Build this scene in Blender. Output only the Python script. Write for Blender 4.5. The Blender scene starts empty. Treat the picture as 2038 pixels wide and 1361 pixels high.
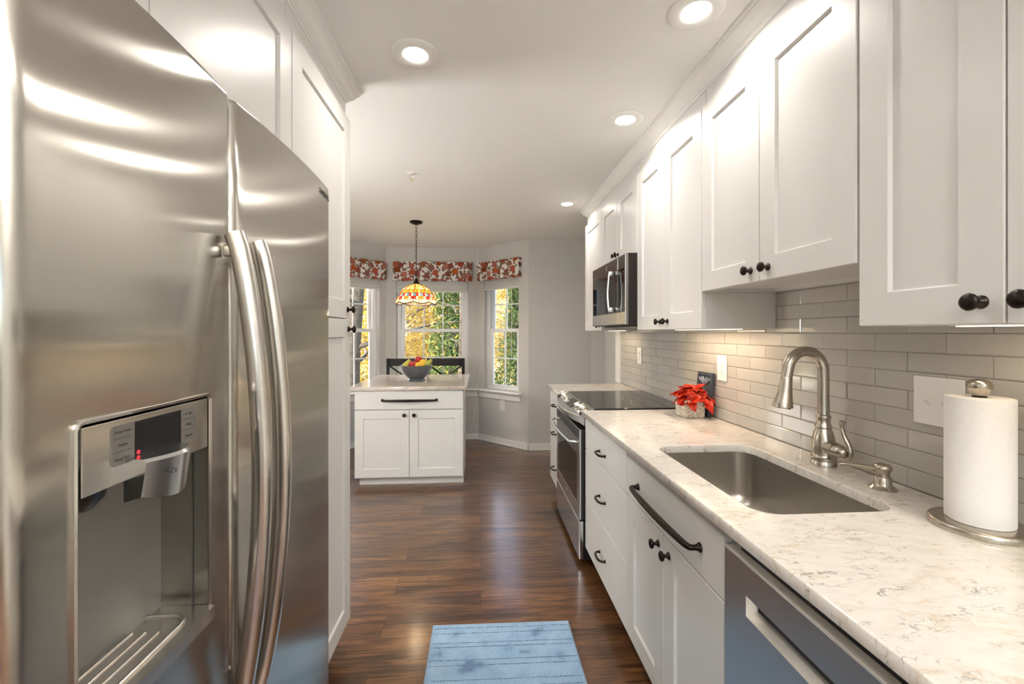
import bpy, bmesh, math, random
from mathutils import Vector, Matrix
import numpy as np
random.seed(7); np.random.seed(7)
SC = bpy.context.scene
COL = SC.collection
PI = math.pi

# ------------------------------------------------------------------ camera, sky, sun, exposure
YAW = math.atan(62/865.0); EYE = 1.3666
cam_d = bpy.data.cameras.new('camera'); cam = bpy.data.objects.new('camera', cam_d); COL.objects.link(cam)
cam_d.sensor_fit = 'HORIZONTAL'; cam_d.sensor_width = 36; cam_d.lens = 36*865/2038
cam_d.shift_y = -(680.5-662)/2038; cam_d.clip_start = .02; cam_d.clip_end = 200
cam.location = (0, 0, EYE); cam.rotation_euler = (PI/2, 0, -YAW)
SC.camera = cam

world = bpy.data.worlds.new('sky'); SC.world = world; world.use_nodes = True
wn = world.node_tree; wn.nodes.clear()
sky = wn.nodes.new('ShaderNodeTexSky'); sky.sky_type = 'NISHITA'; sky.sun_disc = False
sky.sun_elevation = math.radians(38); sky.sun_rotation = math.radians(-70); sky.dust_density = 3
bgn = wn.nodes.new('ShaderNodeBackground'); bgn.inputs['Strength'].default_value = .72
wo = wn.nodes.new('ShaderNodeOutputWorld')
wn.links.new(sky.outputs[0], bgn.inputs[0]); wn.links.new(bgn.outputs[0], wo.inputs[0])
sun_d = bpy.data.lights.new('sun', 'SUN'); sun = bpy.data.objects.new('sun', sun_d); COL.objects.link(sun)
sun_d.energy = 4.6; sun_d.angle = math.radians(1.5); sun_d.color = (1, .93, .8)
sun.rotation_euler = Vector((.45, .72, -.52)).to_track_quat('-Z', 'Y').to_euler()

SC.view_settings.view_transform = 'Standard'; SC.view_settings.look = 'None'
SC.view_settings.exposure = 0.88; SC.view_settings.gamma = 1.0; SC.view_settings.use_curve_mapping = False
LAMP_W = 2.3

# ------------------------------------------------------------------ materials
def nm(name):
    m = bpy.data.materials.new(name); m.use_nodes = True
    nt = m.node_tree; b = nt.nodes['Principled BSDF']
    return m, nt, b
def L(nt, a, b): nt.links.new(a, b)
def N(nt, t, **k):
    n = nt.nodes.new(t)
    for a, v in k.items(): setattr(n, a, v)
    return n
def setin(n, **k):
    for a, v in k.items(): n.inputs[a.replace('_', ' ')].default_value = v
def ramp(nt, pts):
    r = N(nt, 'ShaderNodeValToRGB'); e = r.color_ramp.elements
    while len(e) < len(pts): e.new(.5)
    for i, (p, c) in enumerate(pts):
        e[i].position = p; e[i].color = (*c, 1) if len(c) == 3 else c
    return r
def bump(nt, b, src, s, d=.01):
    n = N(nt, 'ShaderNodeBump'); n.inputs['Strength'].default_value = s; n.inputs['Distance'].default_value = d
    L(nt, src, n.inputs['Height']); L(nt, n.outputs[0], b.inputs['Normal'])
def flat(name, col, rough=.5, metal=0, noise=.03, nscale=30, bmp=0, coat=0, spec=.5, aniso=0):
    m, nt, b = nm(name)
    b.inputs['Roughness'].default_value = rough; b.inputs['Metallic'].default_value = metal
    b.inputs['Coat Weight'].default_value = coat; b.inputs['Specular IOR Level'].default_value = spec
    b.inputs['Anisotropic'].default_value = aniso
    tc = N(nt, 'ShaderNodeTexCoord'); nz = N(nt, 'ShaderNodeTexNoise'); nz.inputs['Scale'].default_value = nscale; nz.inputs['Detail'].default_value = 4
    L(nt, tc.outputs['Object'], nz.inputs['Vector'])
    c0 = tuple(max(0, c*(1-noise)) for c in col); c1 = tuple(min(1, c*(1+noise)) for c in col)
    r = ramp(nt, [(.3, c0), (.7, c1)]); L(nt, nz.outputs['Fac'], r.inputs[0]); L(nt, r.outputs[0], b.inputs['Base Color'])
    if bmp: bump(nt, b, nz.outputs['Fac'], bmp, .002)
    return m
def brushed(name, col, rough=.25, scale=(2, 2, 220), var=.1, aniso=.4, bmp=.02, arot=None):
    m, nt, b = nm(name); b.inputs['Metallic'].default_value = 1
    tc = N(nt, 'ShaderNodeTexCoord'); mp = N(nt, 'ShaderNodeMapping'); mp.inputs['Scale'].default_value = scale
    nz = N(nt, 'ShaderNodeTexNoise'); nz.inputs['Scale'].default_value = 6; nz.inputs['Detail'].default_value = 5
    L(nt, tc.outputs['Object'], mp.inputs['Vector']); L(nt, mp.outputs[0], nz.inputs['Vector'])
    r = ramp(nt, [(.25, tuple(c*(1-var) for c in col)), (.75, tuple(min(1, c*(1+var)) for c in col))]); L(nt, nz.outputs['Fac'], r.inputs[0]); L(nt, r.outputs[0], b.inputs['Base Color'])
    mr = N(nt, 'ShaderNodeMapRange'); mr.inputs['To Min'].default_value = rough*.96; mr.inputs['To Max'].default_value = rough*1.05
    L(nt, nz.outputs['Fac'], mr.inputs[0]); L(nt, mr.outputs[0], b.inputs['Roughness'])
    b.inputs['Anisotropic'].default_value = aniso
    if arot is not None:
        tg = N(nt, 'ShaderNodeTangent', direction_type='RADIAL', axis='Z'); L(nt, tg.outputs[0], b.inputs['Tangent']); b.inputs['Anisotropic Rotation'].default_value = arot
    if bmp: bump(nt, b, nz.outputs['Fac'], bmp, .001)
    return m
def emit(name, col, s):
    m, nt, b = nm(name); b.inputs['Base Color'].default_value = (*col, 1)
    b.inputs['Emission Color'].default_value = (*col, 1); b.inputs['Emission Strength'].default_value = s
    return m

M = {}
M['cab'] = flat('white_cabinet_paint', (.70, .692, .67), .32, noise=.006, nscale=4)
M['wall'] = flat('grey_wall_paint', (.57, .56, .535), .75, noise=.012, nscale=60, bmp=.04)
M['ceil'] = flat('ceiling_paint', (.82, .81, .78), .8, noise=.01, nscale=90, bmp=.05)
M['trim'] = flat('white_trim_paint', (.82, .81, .78), .35, noise=.006, nscale=5)
M['vinyl'] = flat('white_window_vinyl', (.82, .83, .84), .35, noise=.005, nscale=5)
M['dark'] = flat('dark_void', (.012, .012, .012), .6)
M['bronze'] = brushed('oil_rubbed_bronze', (.034, .027, .024), .33, (5, 5, 5), .3, 0, 0)
M['black'] = flat('black_enamel', (.012, .012, .014), .28, noise=.1)
M['blackglass'] = flat('black_ceramic_glass', (.010, .010, .011), .045, noise=.05, spec=.6)
M['steel'] = brushed('fridge_stainless', (.50, .475, .43), .18, (1.5, 1.5, 160), .025, 1.0, 0, 0.0)
M['steelside'] = flat('grey_fridge_side', (.30, .30, .29), .45, .6)
M['hsteel'] = brushed('handle_stainless', (.60, .57, .53), .23, (160, 160, 2), .06, .3, .01)
M['dwsteel'] = flat('dishwasher_stainless', (.46, .46, .465), .36, 1, noise=.03, nscale=400, aniso=.5)
M['rsteel'] = brushed('range_stainless', (.62, .63, .65), .2, (2, 2, 140), .06, .3, .01)
M['slate'] = brushed('dark_stainless', (.23, .225, .22), .22, (2, 2, 140), .08, .3, .01)
M['sink'] = brushed('sink_stainless', (.50, .475, .43), .30, (90, 90, 90), .12, .1, .03)
M['nickel'] = brushed('brushed_nickel', (.50, .455, .39), .24, (40, 40, 3), .1, .2, .01)
M['chrome'] = brushed('warm_chrome', (.80, .76, .70), .13, (20, 20, 20), .04, 0, 0)
M['plate'] = flat('white_plastic', (.80, .79, .76), .35, noise=.004)
M['grey_pl'] = flat('grey_plastic', (.16, .15, .135), .5, spec=.3)
M['ink'] = flat('dark_print', (.05, .05, .05), .5)
M['lens'] = emit('lamp_lens', (1, .95, .87), 9)
M['lens2'] = emit('bar_lens', (1, .85, .65), 1.6)
M['paper'] = flat('paper_towel', (.86, .85, .83), .9, noise=.02, nscale=120, bmp=.5)
M['blackwood'] = flat('black_painted_wood', (.010, .010, .011), .5, noise=.15, spec=.3)
M['sunlens'] = emit('bulb_glow', (1, .82, .5), 9)
M['grout'] = flat('pale_grout', (.24, .23, .21), .85)

# tile: pale grey-beige glazed
def tile_mat():
    m, nt, b = nm('glazed_grey_tile'); b.inputs['Roughness'].default_value = .09
    g = N(nt, 'ShaderNodeNewGeometry')
    r = ramp(nt, [(0, (.44, .42, .38)), (1, (.50, .475, .43))]); L(nt, g.outputs['Random Per Island'], r.inputs[0])
    tc = N(nt, 'ShaderNodeTexCoord'); nz = N(nt, 'ShaderNodeTexNoise'); nz.inputs['Scale'].default_value = 14
    L(nt, tc.outputs['Object'], nz.inputs['Vector'])
    L(nt, r.outputs[0], b.inputs['Base Color']); bump(nt, b, nz.outputs['Fac'], .06, .004)
    b.inputs['Coat Weight'].default_value = .3
    return m
M['tile'] = tile_mat()

def quartz_mat(name, base=(.73, .695, .64)):
    m, nt, b = nm(name); b.inputs['Roughness'].default_value = .13
    tc = N(nt, 'ShaderNodeTexCoord')
    mp = N(nt, 'ShaderNodeMapping'); mp.inputs['Rotation'].default_value = (0, 0, .5); mp.inputs['Scale'].default_value = (1, 2.1, 1)
    L(nt, tc.outputs['Object'], mp.inputs['Vector'])
    def vein(scale, lo, dist, seed):
        o = N(nt, 'ShaderNodeVectorMath', operation='ADD'); o.inputs[1].default_value = (seed, seed*1.7, seed*.3)
        L(nt, mp.outputs[0], o.inputs[0])
        n = N(nt, 'ShaderNodeTexNoise'); setin(n, Scale=scale, Detail=7.0, Roughness=.62, Distortion=dist); L(nt, o.outputs[0], n.inputs['Vector'])
        s = N(nt, 'ShaderNodeMath', operation='SUBTRACT'); s.inputs[1].default_value = .5; L(nt, n.outputs['Fac'], s.inputs[0])
        a = N(nt, 'ShaderNodeMath', operation='ABSOLUTE'); L(nt, s.outputs[0], a.inputs[0])
        r = ramp(nt, [(0, (1, 1, 1)), (lo, (0, 0, 0))]); L(nt, a.outputs[0], r.inputs[0])
        k = N(nt, 'ShaderNodeTexNoise'); setin(k, Scale=scale*1.3, Detail=3.0); L(nt, o.outputs[0], k.inputs['Vector'])
        kr = ramp(nt, [(.52, (0, 0, 0)), (.66, (1, 1, 1))]); L(nt, k.outputs['Fac'], kr.inputs[0])
        mu = N(nt, 'ShaderNodeMath', operation='MULTIPLY'); L(nt, r.outputs[0], mu.inputs[0]); L(nt, kr.outputs[0], mu.inputs[1])
        return mu
    v1 = vein(9, .016, 1.2, 0); v2 = vein(17, .02, .8, 5.3); v3 = vein(6, .05, 1.5, 9.1)
    cur = None
    mot = N(nt, 'ShaderNodeTexNoise'); setin(mot, Scale=22.0, Detail=5.0); L(nt, mp.outputs[0], mot.inputs['Vector'])
    mr = ramp(nt, [(.35, tuple(c*.93 for c in base)), (.6, base)]); L(nt, mot.outputs['Fac'], mr.inputs[0]); cur = mr.outputs[0]
    for v, c, f in ((v3, (.56, .43, .29), .6), (v2, (.26, .205, .16), .9), (v1, (.10, .085, .08), .95)):
        s = N(nt, 'ShaderNodeMath', operation='MULTIPLY'); s.inputs[1].default_value = f; L(nt, v.outputs[0], s.inputs[0])
        mx = N(nt, 'ShaderNodeMix', data_type='RGBA'); mx.inputs[7].default_value = (*c, 1)
        L(nt, s.outputs[0], mx.inputs[0]); L(nt, cur, mx.inputs[6]); cur = mx.outputs[2]
    L(nt, cur, b.inputs['Base Color'])
    return m
M['quartz'] = quartz_mat('veined_white_quartz')

def floor_mat():
    m, nt, b = nm('dark_hickory_planks')
    g = N(nt, 'ShaderNodeNewGeometry')
    br = N(nt, 'ShaderNodeTexBrick'); br.offset = .37; br.offset_frequency = 2
    setin(br, Scale=1.0, Mortar_Size=.0012, Mortar_Smooth=.3, Bias=0.0, Brick_Width=1.22, Row_Height=.165)
    br.inputs['Color1'].default_value = (0, 0, 0, 1); br.inputs['Color2'].default_value = (1, 1, 1, 1); br.inputs['Mortar'].default_value = (.5, .5, .5, 1)
    L(nt, g.outputs['Position'], br.inputs['Vector'])
    sep = N(nt, 'ShaderNodeSeparateXYZ'); L(nt, g.outputs['Position'], sep.inputs[0])
    off = N(nt, 'ShaderNodeMath', operation='MULTIPLY'); off.inputs[1].default_value = 37.0; L(nt, br.outputs['Color'], off.inputs[0])
    cmb = N(nt, 'ShaderNodeCombineXYZ'); L(nt, off.outputs[0], cmb.inputs[2])
    ad = N(nt, 'ShaderNodeVectorMath', operation='ADD'); L(nt, g.outputs['Position'], ad.inputs[0]); L(nt, cmb.outputs[0], ad.inputs[1])
    def nz(sc, detail, dist, rough=.6):
        mp = N(nt, 'ShaderNodeMapping'); mp.inputs['Scale'].default_value = sc; L(nt, ad.outputs[0], mp.inputs['Vector'])
        n = N(nt, 'ShaderNodeTexNoise'); setin(n, Scale=1.0, Detail=detail, Distortion=dist, Roughness=rough); L(nt, mp.outputs[0], n.inputs['Vector']); return n
    big = nz((1.3, 9, 1), 6, .9); fine = nz((9, 130, 1), 5, .3, .7); streak = nz((1.3, 20, 1), 5, 1.8)
    base = ramp(nt, [(.25, (.040, .016, .007)), (.42, (.125, .053, .019)), (.58, (.215, .098, .036)), (.78, (.34, .170, .068))]); L(nt, big.outputs['Fac'], base.inputs[0])
    fr = ramp(nt, [(.3, (.42, .40, .38)), (.62, (1.2, 1.2, 1.2))]); L(nt, fine.outputs['Fac'], fr.inputs[0])
    m1 = N(nt, 'ShaderNodeMix', data_type='RGBA', blend_type='MULTIPLY'); m1.inputs[0].default_value = .95; L(nt, base.outputs[0], m1.inputs[6]); L(nt, fr.outputs[0], m1.inputs[7])
    sr = ramp(nt, [(.53, (1, 1, 1)), (.62, (.16, .13, .12))]); L(nt, streak.outputs['Fac'], sr.inputs[0])
    m2 = N(nt, 'ShaderNodeMix', data_type='RGBA', blend_type='MULTIPLY'); m2.inputs[0].default_value = .75; L(nt, m1.outputs[2], m2.inputs[6]); L(nt, sr.outputs[0], m2.inputs[7])
    tr = ramp(nt, [(0, (.68, .66, .66)), (1, (1.12, 1.1, 1.05))]); L(nt, br.outputs['Color'], tr.inputs[0])
    m3 = N(nt, 'ShaderNodeMix', data_type='RGBA', blend_type='MULTIPLY'); m3.inputs[0].default_value = 1; L(nt, m2.outputs[2], m3.inputs[6]); L(nt, tr.outputs[0], m3.inputs[7])
    m4 = N(nt, 'ShaderNodeMix', data_type='RGBA'); m4.inputs[7].default_value = (.02, .01, .006, 1); L(nt, br.outputs['Fac'], m4.inputs[0]); L(nt, m3.outputs[2], m4.inputs[6])
    L(nt, m4.outputs[2], b.inputs['Base Color'])
    b.inputs['Roughness'].default_value = .32; b.inputs['Coat Weight'].default_value = .55; b.inputs['Coat Roughness'].default_value = .17
    bump(nt, b, fine.outputs['Fac'], .12, .002)
    return m
M['floor'] = floor_mat()

def rug_mat():
    m, nt, b = nm('blue_plush_pile'); b.inputs['Roughness'].default_value = .95; b.inputs['Sheen Weight'].default_value = .4
    tc = N(nt, 'ShaderNodeTexCoord'); o = tc.outputs['Object']
    n1 = N(nt, 'ShaderNodeTexNoise'); setin(n1, Scale=11.0, Detail=3.0); L(nt, o, n1.inputs['Vector'])
    n2 = N(nt, 'ShaderNodeTexNoise'); setin(n2, Scale=260.0, Detail=3.0); L(nt, o, n2.inputs['Vector'])
    r1 = ramp(nt, [(.30, (.10, .20, .36)), (.42, (.24, .41, .60)), (.7, (.33, .50, .68))]); L(nt, n1.outputs['Fac'], r1.inputs[0])
    r2 = ramp(nt, [(.35, (.6, .6, .62)), (.6, (1.08, 1.08, 1.08))]); L(nt, n2.outputs['Fac'], r2.inputs[0])
    mx = N(nt, 'ShaderNodeMix', data_type='RGBA', blend_type='MULTIPLY'); mx.inputs[0].default_value = .8; L(nt, r1.outputs[0], mx.inputs[6]); L(nt, r2.outputs[0], mx.inputs[7])
    L(nt, mx.outputs[2], b.inputs['Base Color']); bump(nt, b, n2.outputs['Fac'], .8, .006)
    return m
M['rug'] = rug_mat()
M['rugline'] = flat('dark_blue_tufted_line', (.09, .15, .24), .95, noise=.5, nscale=200)

def valance_mat():
    m, nt, b = nm('floral_print_cloth'); b.inputs['Roughness'].default_value = .9
    tc = N(nt, 'ShaderNodeTexCoord')
    dn = N(nt, 'ShaderNodeTexNoise'); setin(dn, Scale=34.0, Detail=3.0); L(nt, tc.outputs['Object'], dn.inputs['Vector'])
    dv = N(nt, 'ShaderNodeVectorMath', operation='SCALE'); dv.inputs['Scale'].default_value = .05; L(nt, dn.outputs['Color'], dv.inputs[0])
    av = N(nt, 'ShaderNodeVectorMath', operation='ADD'); L(nt, tc.outputs['Object'], av.inputs[0]); L(nt, dv.outputs[0], av.inputs[1])
    sx = N(nt, 'ShaderNodeSeparateXYZ'); L(nt, av.outputs[0], sx.inputs[0])
    cx = N(nt, 'ShaderNodeCombineXYZ'); L(nt, sx.outputs['X'], cx.inputs['X']); L(nt, sx.outputs['Z'], cx.inputs['Y'])
    cur = None
    base = (.74, .71, .66, 1)
    def layer(cur, scale, lim, cols, seed):
        o = N(nt, 'ShaderNodeVectorMath', operation='ADD'); o.inputs[1].default_value = (seed, seed*.7, 0); L(nt, cx.outputs[0], o.inputs[0])
        v = N(nt, 'ShaderNodeTexVoronoi', voronoi_dimensions='2D'); setin(v, Scale=scale, Randomness=.75); L(nt, o.outputs[0], v.inputs['Vector'])
        r = ramp(nt, cols); L(nt, v.outputs['Distance'], r.inputs[0])
        if seed == 0:
            hs = N(nt, 'ShaderNodeHueSaturation'); sc_ = N(nt, 'ShaderNodeSeparateColor'); L(nt, v.outputs['Color'], sc_.inputs[0])
            m1 = N(nt, 'ShaderNodeMapRange'); m1.inputs['To Min'].default_value = .485; m1.inputs['To Max'].default_value = .515; L(nt, sc_.outputs[0], m1.inputs[0]); L(nt, m1.outputs[0], hs.inputs['Hue'])
            m2 = N(nt, 'ShaderNodeMapRange'); m2.inputs['To Min'].default_value = .75; m2.inputs['To Max'].default_value = 1.2; L(nt, sc_.outputs[1], m2.inputs[0]); L(nt, m2.outputs[0], hs.inputs['Saturation'])
            m3 = N(nt, 'ShaderNodeMapRange'); m3.inputs['To Min'].default_value = .6; m3.inputs['To Max'].default_value = 1.25; L(nt, sc_.outputs[2], m3.inputs[0]); L(nt, m3.outputs[0], hs.inputs['Value'])
            L(nt, r.outputs[0], hs.inputs['Color']); r = hs
        mask = ramp(nt, [(lim, (1, 1, 1)), (lim+.02, (0, 0, 0))]); L(nt, v.outputs['Distance'], mask.inputs[0])
        mx = N(nt, 'ShaderNodeMix', data_type='RGBA'); L(nt, mask.outputs[0], mx.inputs[0])
        if cur is None: mx.inputs[6].default_value = base
        else: L(nt, cur, mx.inputs[6])
        L(nt, r.outputs[0], mx.inputs[7]); return mx.outputs[2]
    cur = layer(cur, 22, .29, [(0, (.10, .09, .05)), (.2, (.20, .19, .13)), (.3, (.06, .05, .035))], 3.1)
    cur = layer(cur, 17, .25, [(0, (.20, .03, .015)), (.16, (.30, .09, .07)), (.26, (.12, .02, .012))], 8.4)
    cur = layer(cur, 9.5, .36, [(0, (.10, .012, .008)), (.08, (.52, .13, .05)), (.14, (.20, .022, .012)), (.22, (.48, .13, .06)), (.28, (.20, .03, .018)), (.33, (.36, .12, .07))], 0)
    L(nt, cur, b.inputs['Base Color'])
    return m
M['valance'] = valance_mat()

def glass_mat():
    m, nt, b = nm('window_glass'); nt.nodes.remove(b)
    t = N(nt, 'ShaderNodeBsdfTransparent'); g = N(nt, 'ShaderNodeBsdfGlossy'); g.inputs['Roughness'].default_value = .01
    f = N(nt, 'ShaderNodeFresnel'); f.inputs[0].default_value = 1.25
    mx = N(nt, 'ShaderNodeMixShader'); out = nt.nodes['Material Output']
    L(nt, f.outputs[0], mx.inputs[0]); L(nt, t.outputs[0], mx.inputs[1]); L(nt, g.outputs[0], mx.inputs[2]); L(nt, mx.outputs[0], out.inputs['Surface'])
    return m
M['glass'] = glass_mat()

def leaf_mat(name, cols, transl=.45):
    m, nt, b = nm(name); nt.nodes.remove(b); out = nt.nodes['Material Output']
    g = N(nt, 'ShaderNodeNewGeometry'); r = ramp(nt, [(i/(len(cols)-1), c) for i, c in enumerate(cols)]); L(nt, g.outputs['Random Per Island'], r.inputs[0])
    d = N(nt, 'ShaderNodeBsdfDiffuse'); t = N(nt, 'ShaderNodeBsdfTranslucent'); mx = N(nt, 'ShaderNodeMixShader'); mx.inputs[0].default_value = transl
    L(nt, r.outputs[0], d.inputs[0]); L(nt, r.outputs[0], t.inputs[0]); L(nt, d.outputs[0], mx.inputs[1]); L(nt, t.outputs[0], mx.inputs[2]); L(nt, mx.outputs[0], out.inputs['Surface'])
    return m
M['leaf_y'] = leaf_mat('golden_leaves', [(.40, .26, .04), (.55, .38, .07), (.62, .50, .18), (.42, .25, .05), (.28, .26, .05), (.60, .44, .12)])
M['leaf_o'] = leaf_mat('ochre_leaves', [(.36, .21, .055), (.50, .34, .13), (.26, .19, .055), (.56, .43, .21)])
M['leaf_g'] = leaf_mat('conifer_needles', [(.06, .10, .03), (.12, .17, .05), (.19, .25, .10), (.09, .13, .05)], .3)
M['leaf_m'] = leaf_mat('green_yellow_leaves', [(.12, .16, .025), (.24, .25, .045), (.34, .30, .06), (.15, .19, .04)])
M['bark'] = flat('grey_bark', (.10, .078, .055), .9, noise=.5, nscale=14, bmp=.8)
M['grass'] = flat('autumn_lawn', (.30, .26, .09), .95, noise=.5, nscale=3)
M['ext'] = flat('pale_siding', (.6, .58, .54), .7)

# ------------------------------------------------------------------ mesh building
class B:
    def __init__(s): s.bm = bmesh.new(); s.mi = 0
    def _new(s, faces):
        for f in faces: f.material_index = s.mi
    def box(s, x0, x1, y0, y1, z0, z1, bev=0, seg=2):
        x0, x1 = sorted((x0, x1)); y0, y1 = sorted((y0, y1)); z0, z1 = sorted((z0, z1))
        t = bmesh.new(); bmesh.ops.create_cube(t, size=1)
        for v in t.verts: v.co = Vector((x0+(v.co.x+.5)*(x1-x0), y0+(v.co.y+.5)*(y1-y0), z0+(v.co.z+.5)*(z1-z0)))
        if bev: bmesh.ops.bevel(t, geom=list(t.edges), offset=min(bev, .49*min(x1-x0, y1-y0, z1-z0)), segments=seg, affect='EDGES', profile=.5)
        s.merge(t); return s
    def merge(s, t, mat=None):
        vm = {}
        for v in t.verts: vm[v] = s.bm.verts.new(mat @ v.co if mat else v.co)
        for f in t.faces:
            try: nf = s.bm.faces.new([vm[v] for v in f.verts]); nf.material_index = s.mi; nf.smooth = f.smooth
            except ValueError: pass
        t.free()
    def loft(s, loops, cap0=True, cap1=True, closed=True):
        rings = [[s.bm.verts.new(p) for p in lp] for lp in loops]
        fs = []
        n = len(rings[0])
        for a, b in zip(rings, rings[1:]):
            for i in range(n if closed else n-1):
                j = (i+1) % n
                try: fs.append(s.bm.faces.new((a[i], a[j], b[j], b[i])))
                except ValueError: pass
        for c, r in ((cap0, rings[0]), (cap1, rings[-1])):
            if c and len(r) > 2:
                try: fs.append(s.bm.faces.new(r if r is rings[-1] else r[::-1]))
                except ValueError: pass
        s._new(fs); return s
    def lathe(s, prof, n=32, c=(0, 0, 0), axis='Z', cap0=True, cap1=True):
        lps = []
        for r, h in prof:
            r = max(r, 1e-4)
            lp = []
            for i in range(n):
                a = 2*PI*i/n; u, v = r*math.cos(a), r*math.sin(a)
                p = {'Z': (u, v, h), '-Y': (u, -h, v), 'X': (h, u, v), 'Y': (u, h, -v), '-X': (-h, -u, v)}[axis]
                lp.append((p[0]+c[0], p[1]+c[1], p[2]+c[2]))
            lps.append(lp)
        return s.loft(lps, cap0, cap1)
    def tube(s, pts, rad, n=12, cap=True, flat=None):
        pts = [Vector(p) for p in pts]; m = len(pts)
        if not hasattr(rad, '__len__'): rad = [rad]*m
        tan = [(pts[min(i+1, m-1)]-pts[max(i-1, 0)]).normalized() for i in range(m)]
        up = Vector((0, 0, 1)) if abs(tan[0].z) < .9 else Vector((1, 0, 0))
        nrm = tan[0].cross(up).normalized(); lps = []
        for i in range(m):
            nrm = (nrm - tan[i]*nrm.dot(tan[i])).normalized(); bi = tan[i].cross(nrm)
            ru, rv = rad[i] if hasattr(rad[i], '__len__') else (rad[i], rad[i])
            lps.append([pts[i]+nrm*ru*math.cos(2*PI*k/n)+bi*rv*math.sin(2*PI*k/n) for k in range(n)])
        return s.loft(lps, cap, cap)
    def prism(s, poly, d0, d1, plane='XY'):
        def P(p, d):
            return {'XY': (p[0], p[1], d), 'XZ': (p[0], d, p[1]), 'YZ': (d, p[0], p[1])}[plane]
        return s.loft([[P(p, d0) for p in poly], [P(p, d1) for p in poly]])
    def build(s, name, mats, parent=None, smooth=None, loc=None, keep=False):
        bmesh.ops.recalc_face_normals(s.bm, faces=s.bm.faces)
        me = bpy.data.meshes.new(name); s.bm.to_mesh(me); s.bm.free()
        for m in (mats if isinstance(mats, (list, tuple)) else [mats]): me.materials.append(m)
        if smooth is not None:
            me.shade_smooth(); me.set_sharp_from_angle(angle=math.radians(smooth))
        return link(name, me, parent, loc)
def link(name, me, parent=None, loc=None):
    o = bpy.data.objects.new(name, me); COL.objects.link(o)
    if parent: o.parent = parent
    if loc: o.location = loc
    return o
def thing(name, label, cat, loc=(0, 0, 0), rz=0, group=None):
    o = bpy.data.objects.new(name, None); COL.objects.link(o); o.empty_display_size = .05
    o.location = loc; o.rotation_euler = (0, 0, rz); o['label'] = label; o['category'] = cat
    if group: o['group'] = group
    return o
def tag(o, label, cat, group=None, kind=None):
    if label: o['label'] = label
    if cat: o['category'] = cat
    if group: o['group'] = group
    if kind: o['kind'] = kind
    return o
def struct(o, label, cat): o['kind'] = 'structure'; o['label'] = label; o['category'] = cat; return o
def dup_part(src, parent, loc=None, rot=None):
    c = src.copy(); COL.objects.link(c); c.parent = parent
    if loc is not None: c.location = loc
    if rot is not None: c.rotation_euler = rot
    return c
def curve_plate(outlines, z0, z1, bev=0):
    cu = bpy.data.curves.new('tmp', 'CURVE'); cu.dimensions = '2D'; cu.fill_mode = 'BOTH'
    cu.extrude = (z1-z0)/2-bev; cu.bevel_depth = bev; cu.bevel_resolution = 1; cu.offset = -bev
    for pl in outlines:
        sp = cu.splines.new('POLY'); sp.points.add(len(pl)-1); sp.use_cyclic_u = True
        for p, q in zip(sp.points, pl): p.co = (q[0], q[1], 0, 1)
    o = bpy.data.objects.new('tmp', cu); COL.objects.link(o)
    bpy.context.view_layer.update()
    me = bpy.data.meshes.new_from_object(o.evaluated_get(bpy.context.evaluated_depsgraph_get()))
    bpy.data.objects.remove(o); bpy.data.curves.remove(cu)
    for v in me.vertices: v.co.z += (z0+z1)/2
    me.materials.clear()
    return me
def text_mesh(txt, size, depth=.0003, align='CENTER'):
    cu = bpy.data.curves.new('tmp', 'FONT'); cu.body = txt; cu.size = size; cu.extrude = depth; cu.align_x = align; cu.align_y = 'CENTER'
    o = bpy.data.objects.new('tmp', cu); COL.objects.link(o)
    bpy.context.view_layer.update()
    me = bpy.data.meshes.new_from_object(o.evaluated_get(bpy.context.evaluated_depsgraph_get()))
    bpy.data.objects.remove(o); bpy.data.curves.remove(cu); me.materials.clear()
    return me
def text(name, txt, size, mat, parent, loc, sx=1.0):
    """lettering on a face that looks along local -Y"""
    me = text_mesh(txt, size); me.materials.append(mat)
    me.transform(Matrix.Rotation(PI/2, 4, 'X') @ Matrix.Diagonal((sx, 1, 1, 1)))
    return link(name, me, parent, loc)
def rrect(x0, x1, y0, y1, r, n=6):
    out = []
    for cx, cy, a0 in ((x1-r, y1-r, 0), (x0+r, y1-r, PI/2), (x0+r, y0+r, PI), (x1-r, y0+r, 1.5*PI)):
        for i in range(n+1):
            a = a0+PI/2*i/n; out.append((cx+r*math.cos(a), cy+r*math.sin(a)))
    return out
def smooth_path(pts, k=8):
    P = [Vector(p) for p in pts]; out = []
    for i in range(len(P)-1):
        p0 = P[max(i-1, 0)]; p1 = P[i]; p2 = P[i+1]; p3 = P[min(i+2, len(P)-1)]
        for j in range(k):
            t = j/k
            out.append(.5*((2*p1)+(p2-p0)*t+(2*p0-5*p1+4*p2-p3)*t*t+(3*p1-p0-3*p2+p3)*t**3))
    out.append(P[-1]); return out

# ------------------------------------------------------------------ key dimensions
H = 2.455
XD, XU, XW = .609, .92, 1.2486      # base door face, wall-cabinet door face, tile face
CT = .914                           # worktop height
YR = 5.02; YB = 5.60                # back right wall, bay back wall
bayL, bayR = -1.20, -.026           # bay corners on the back wall
cornR, cornL = .552, -1.778         # where angled walls meet the back wall line

# ------------------------------------------------------------------ room shell
pl = [(-2.1, -3.3), (1.55, -3.3), (1.55, YR+.12), (cornR+.06, YR+.12), (bayR+.06, YB+.15), (bayL-.06, YB+.15), (cornL-.06, YR+.12), (-2.1, YR+.12)]
o = B().prism(pl, -.15, 0).build('floor', M['floor']); struct(o, 'dark brown wood plank floor running across the kitchen', 'floor')
o = B().prism(pl, H, H+.2).build('ceiling', M['ceil']); struct(o, 'smooth off-white ceiling above the kitchen', 'ceiling')

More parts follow.
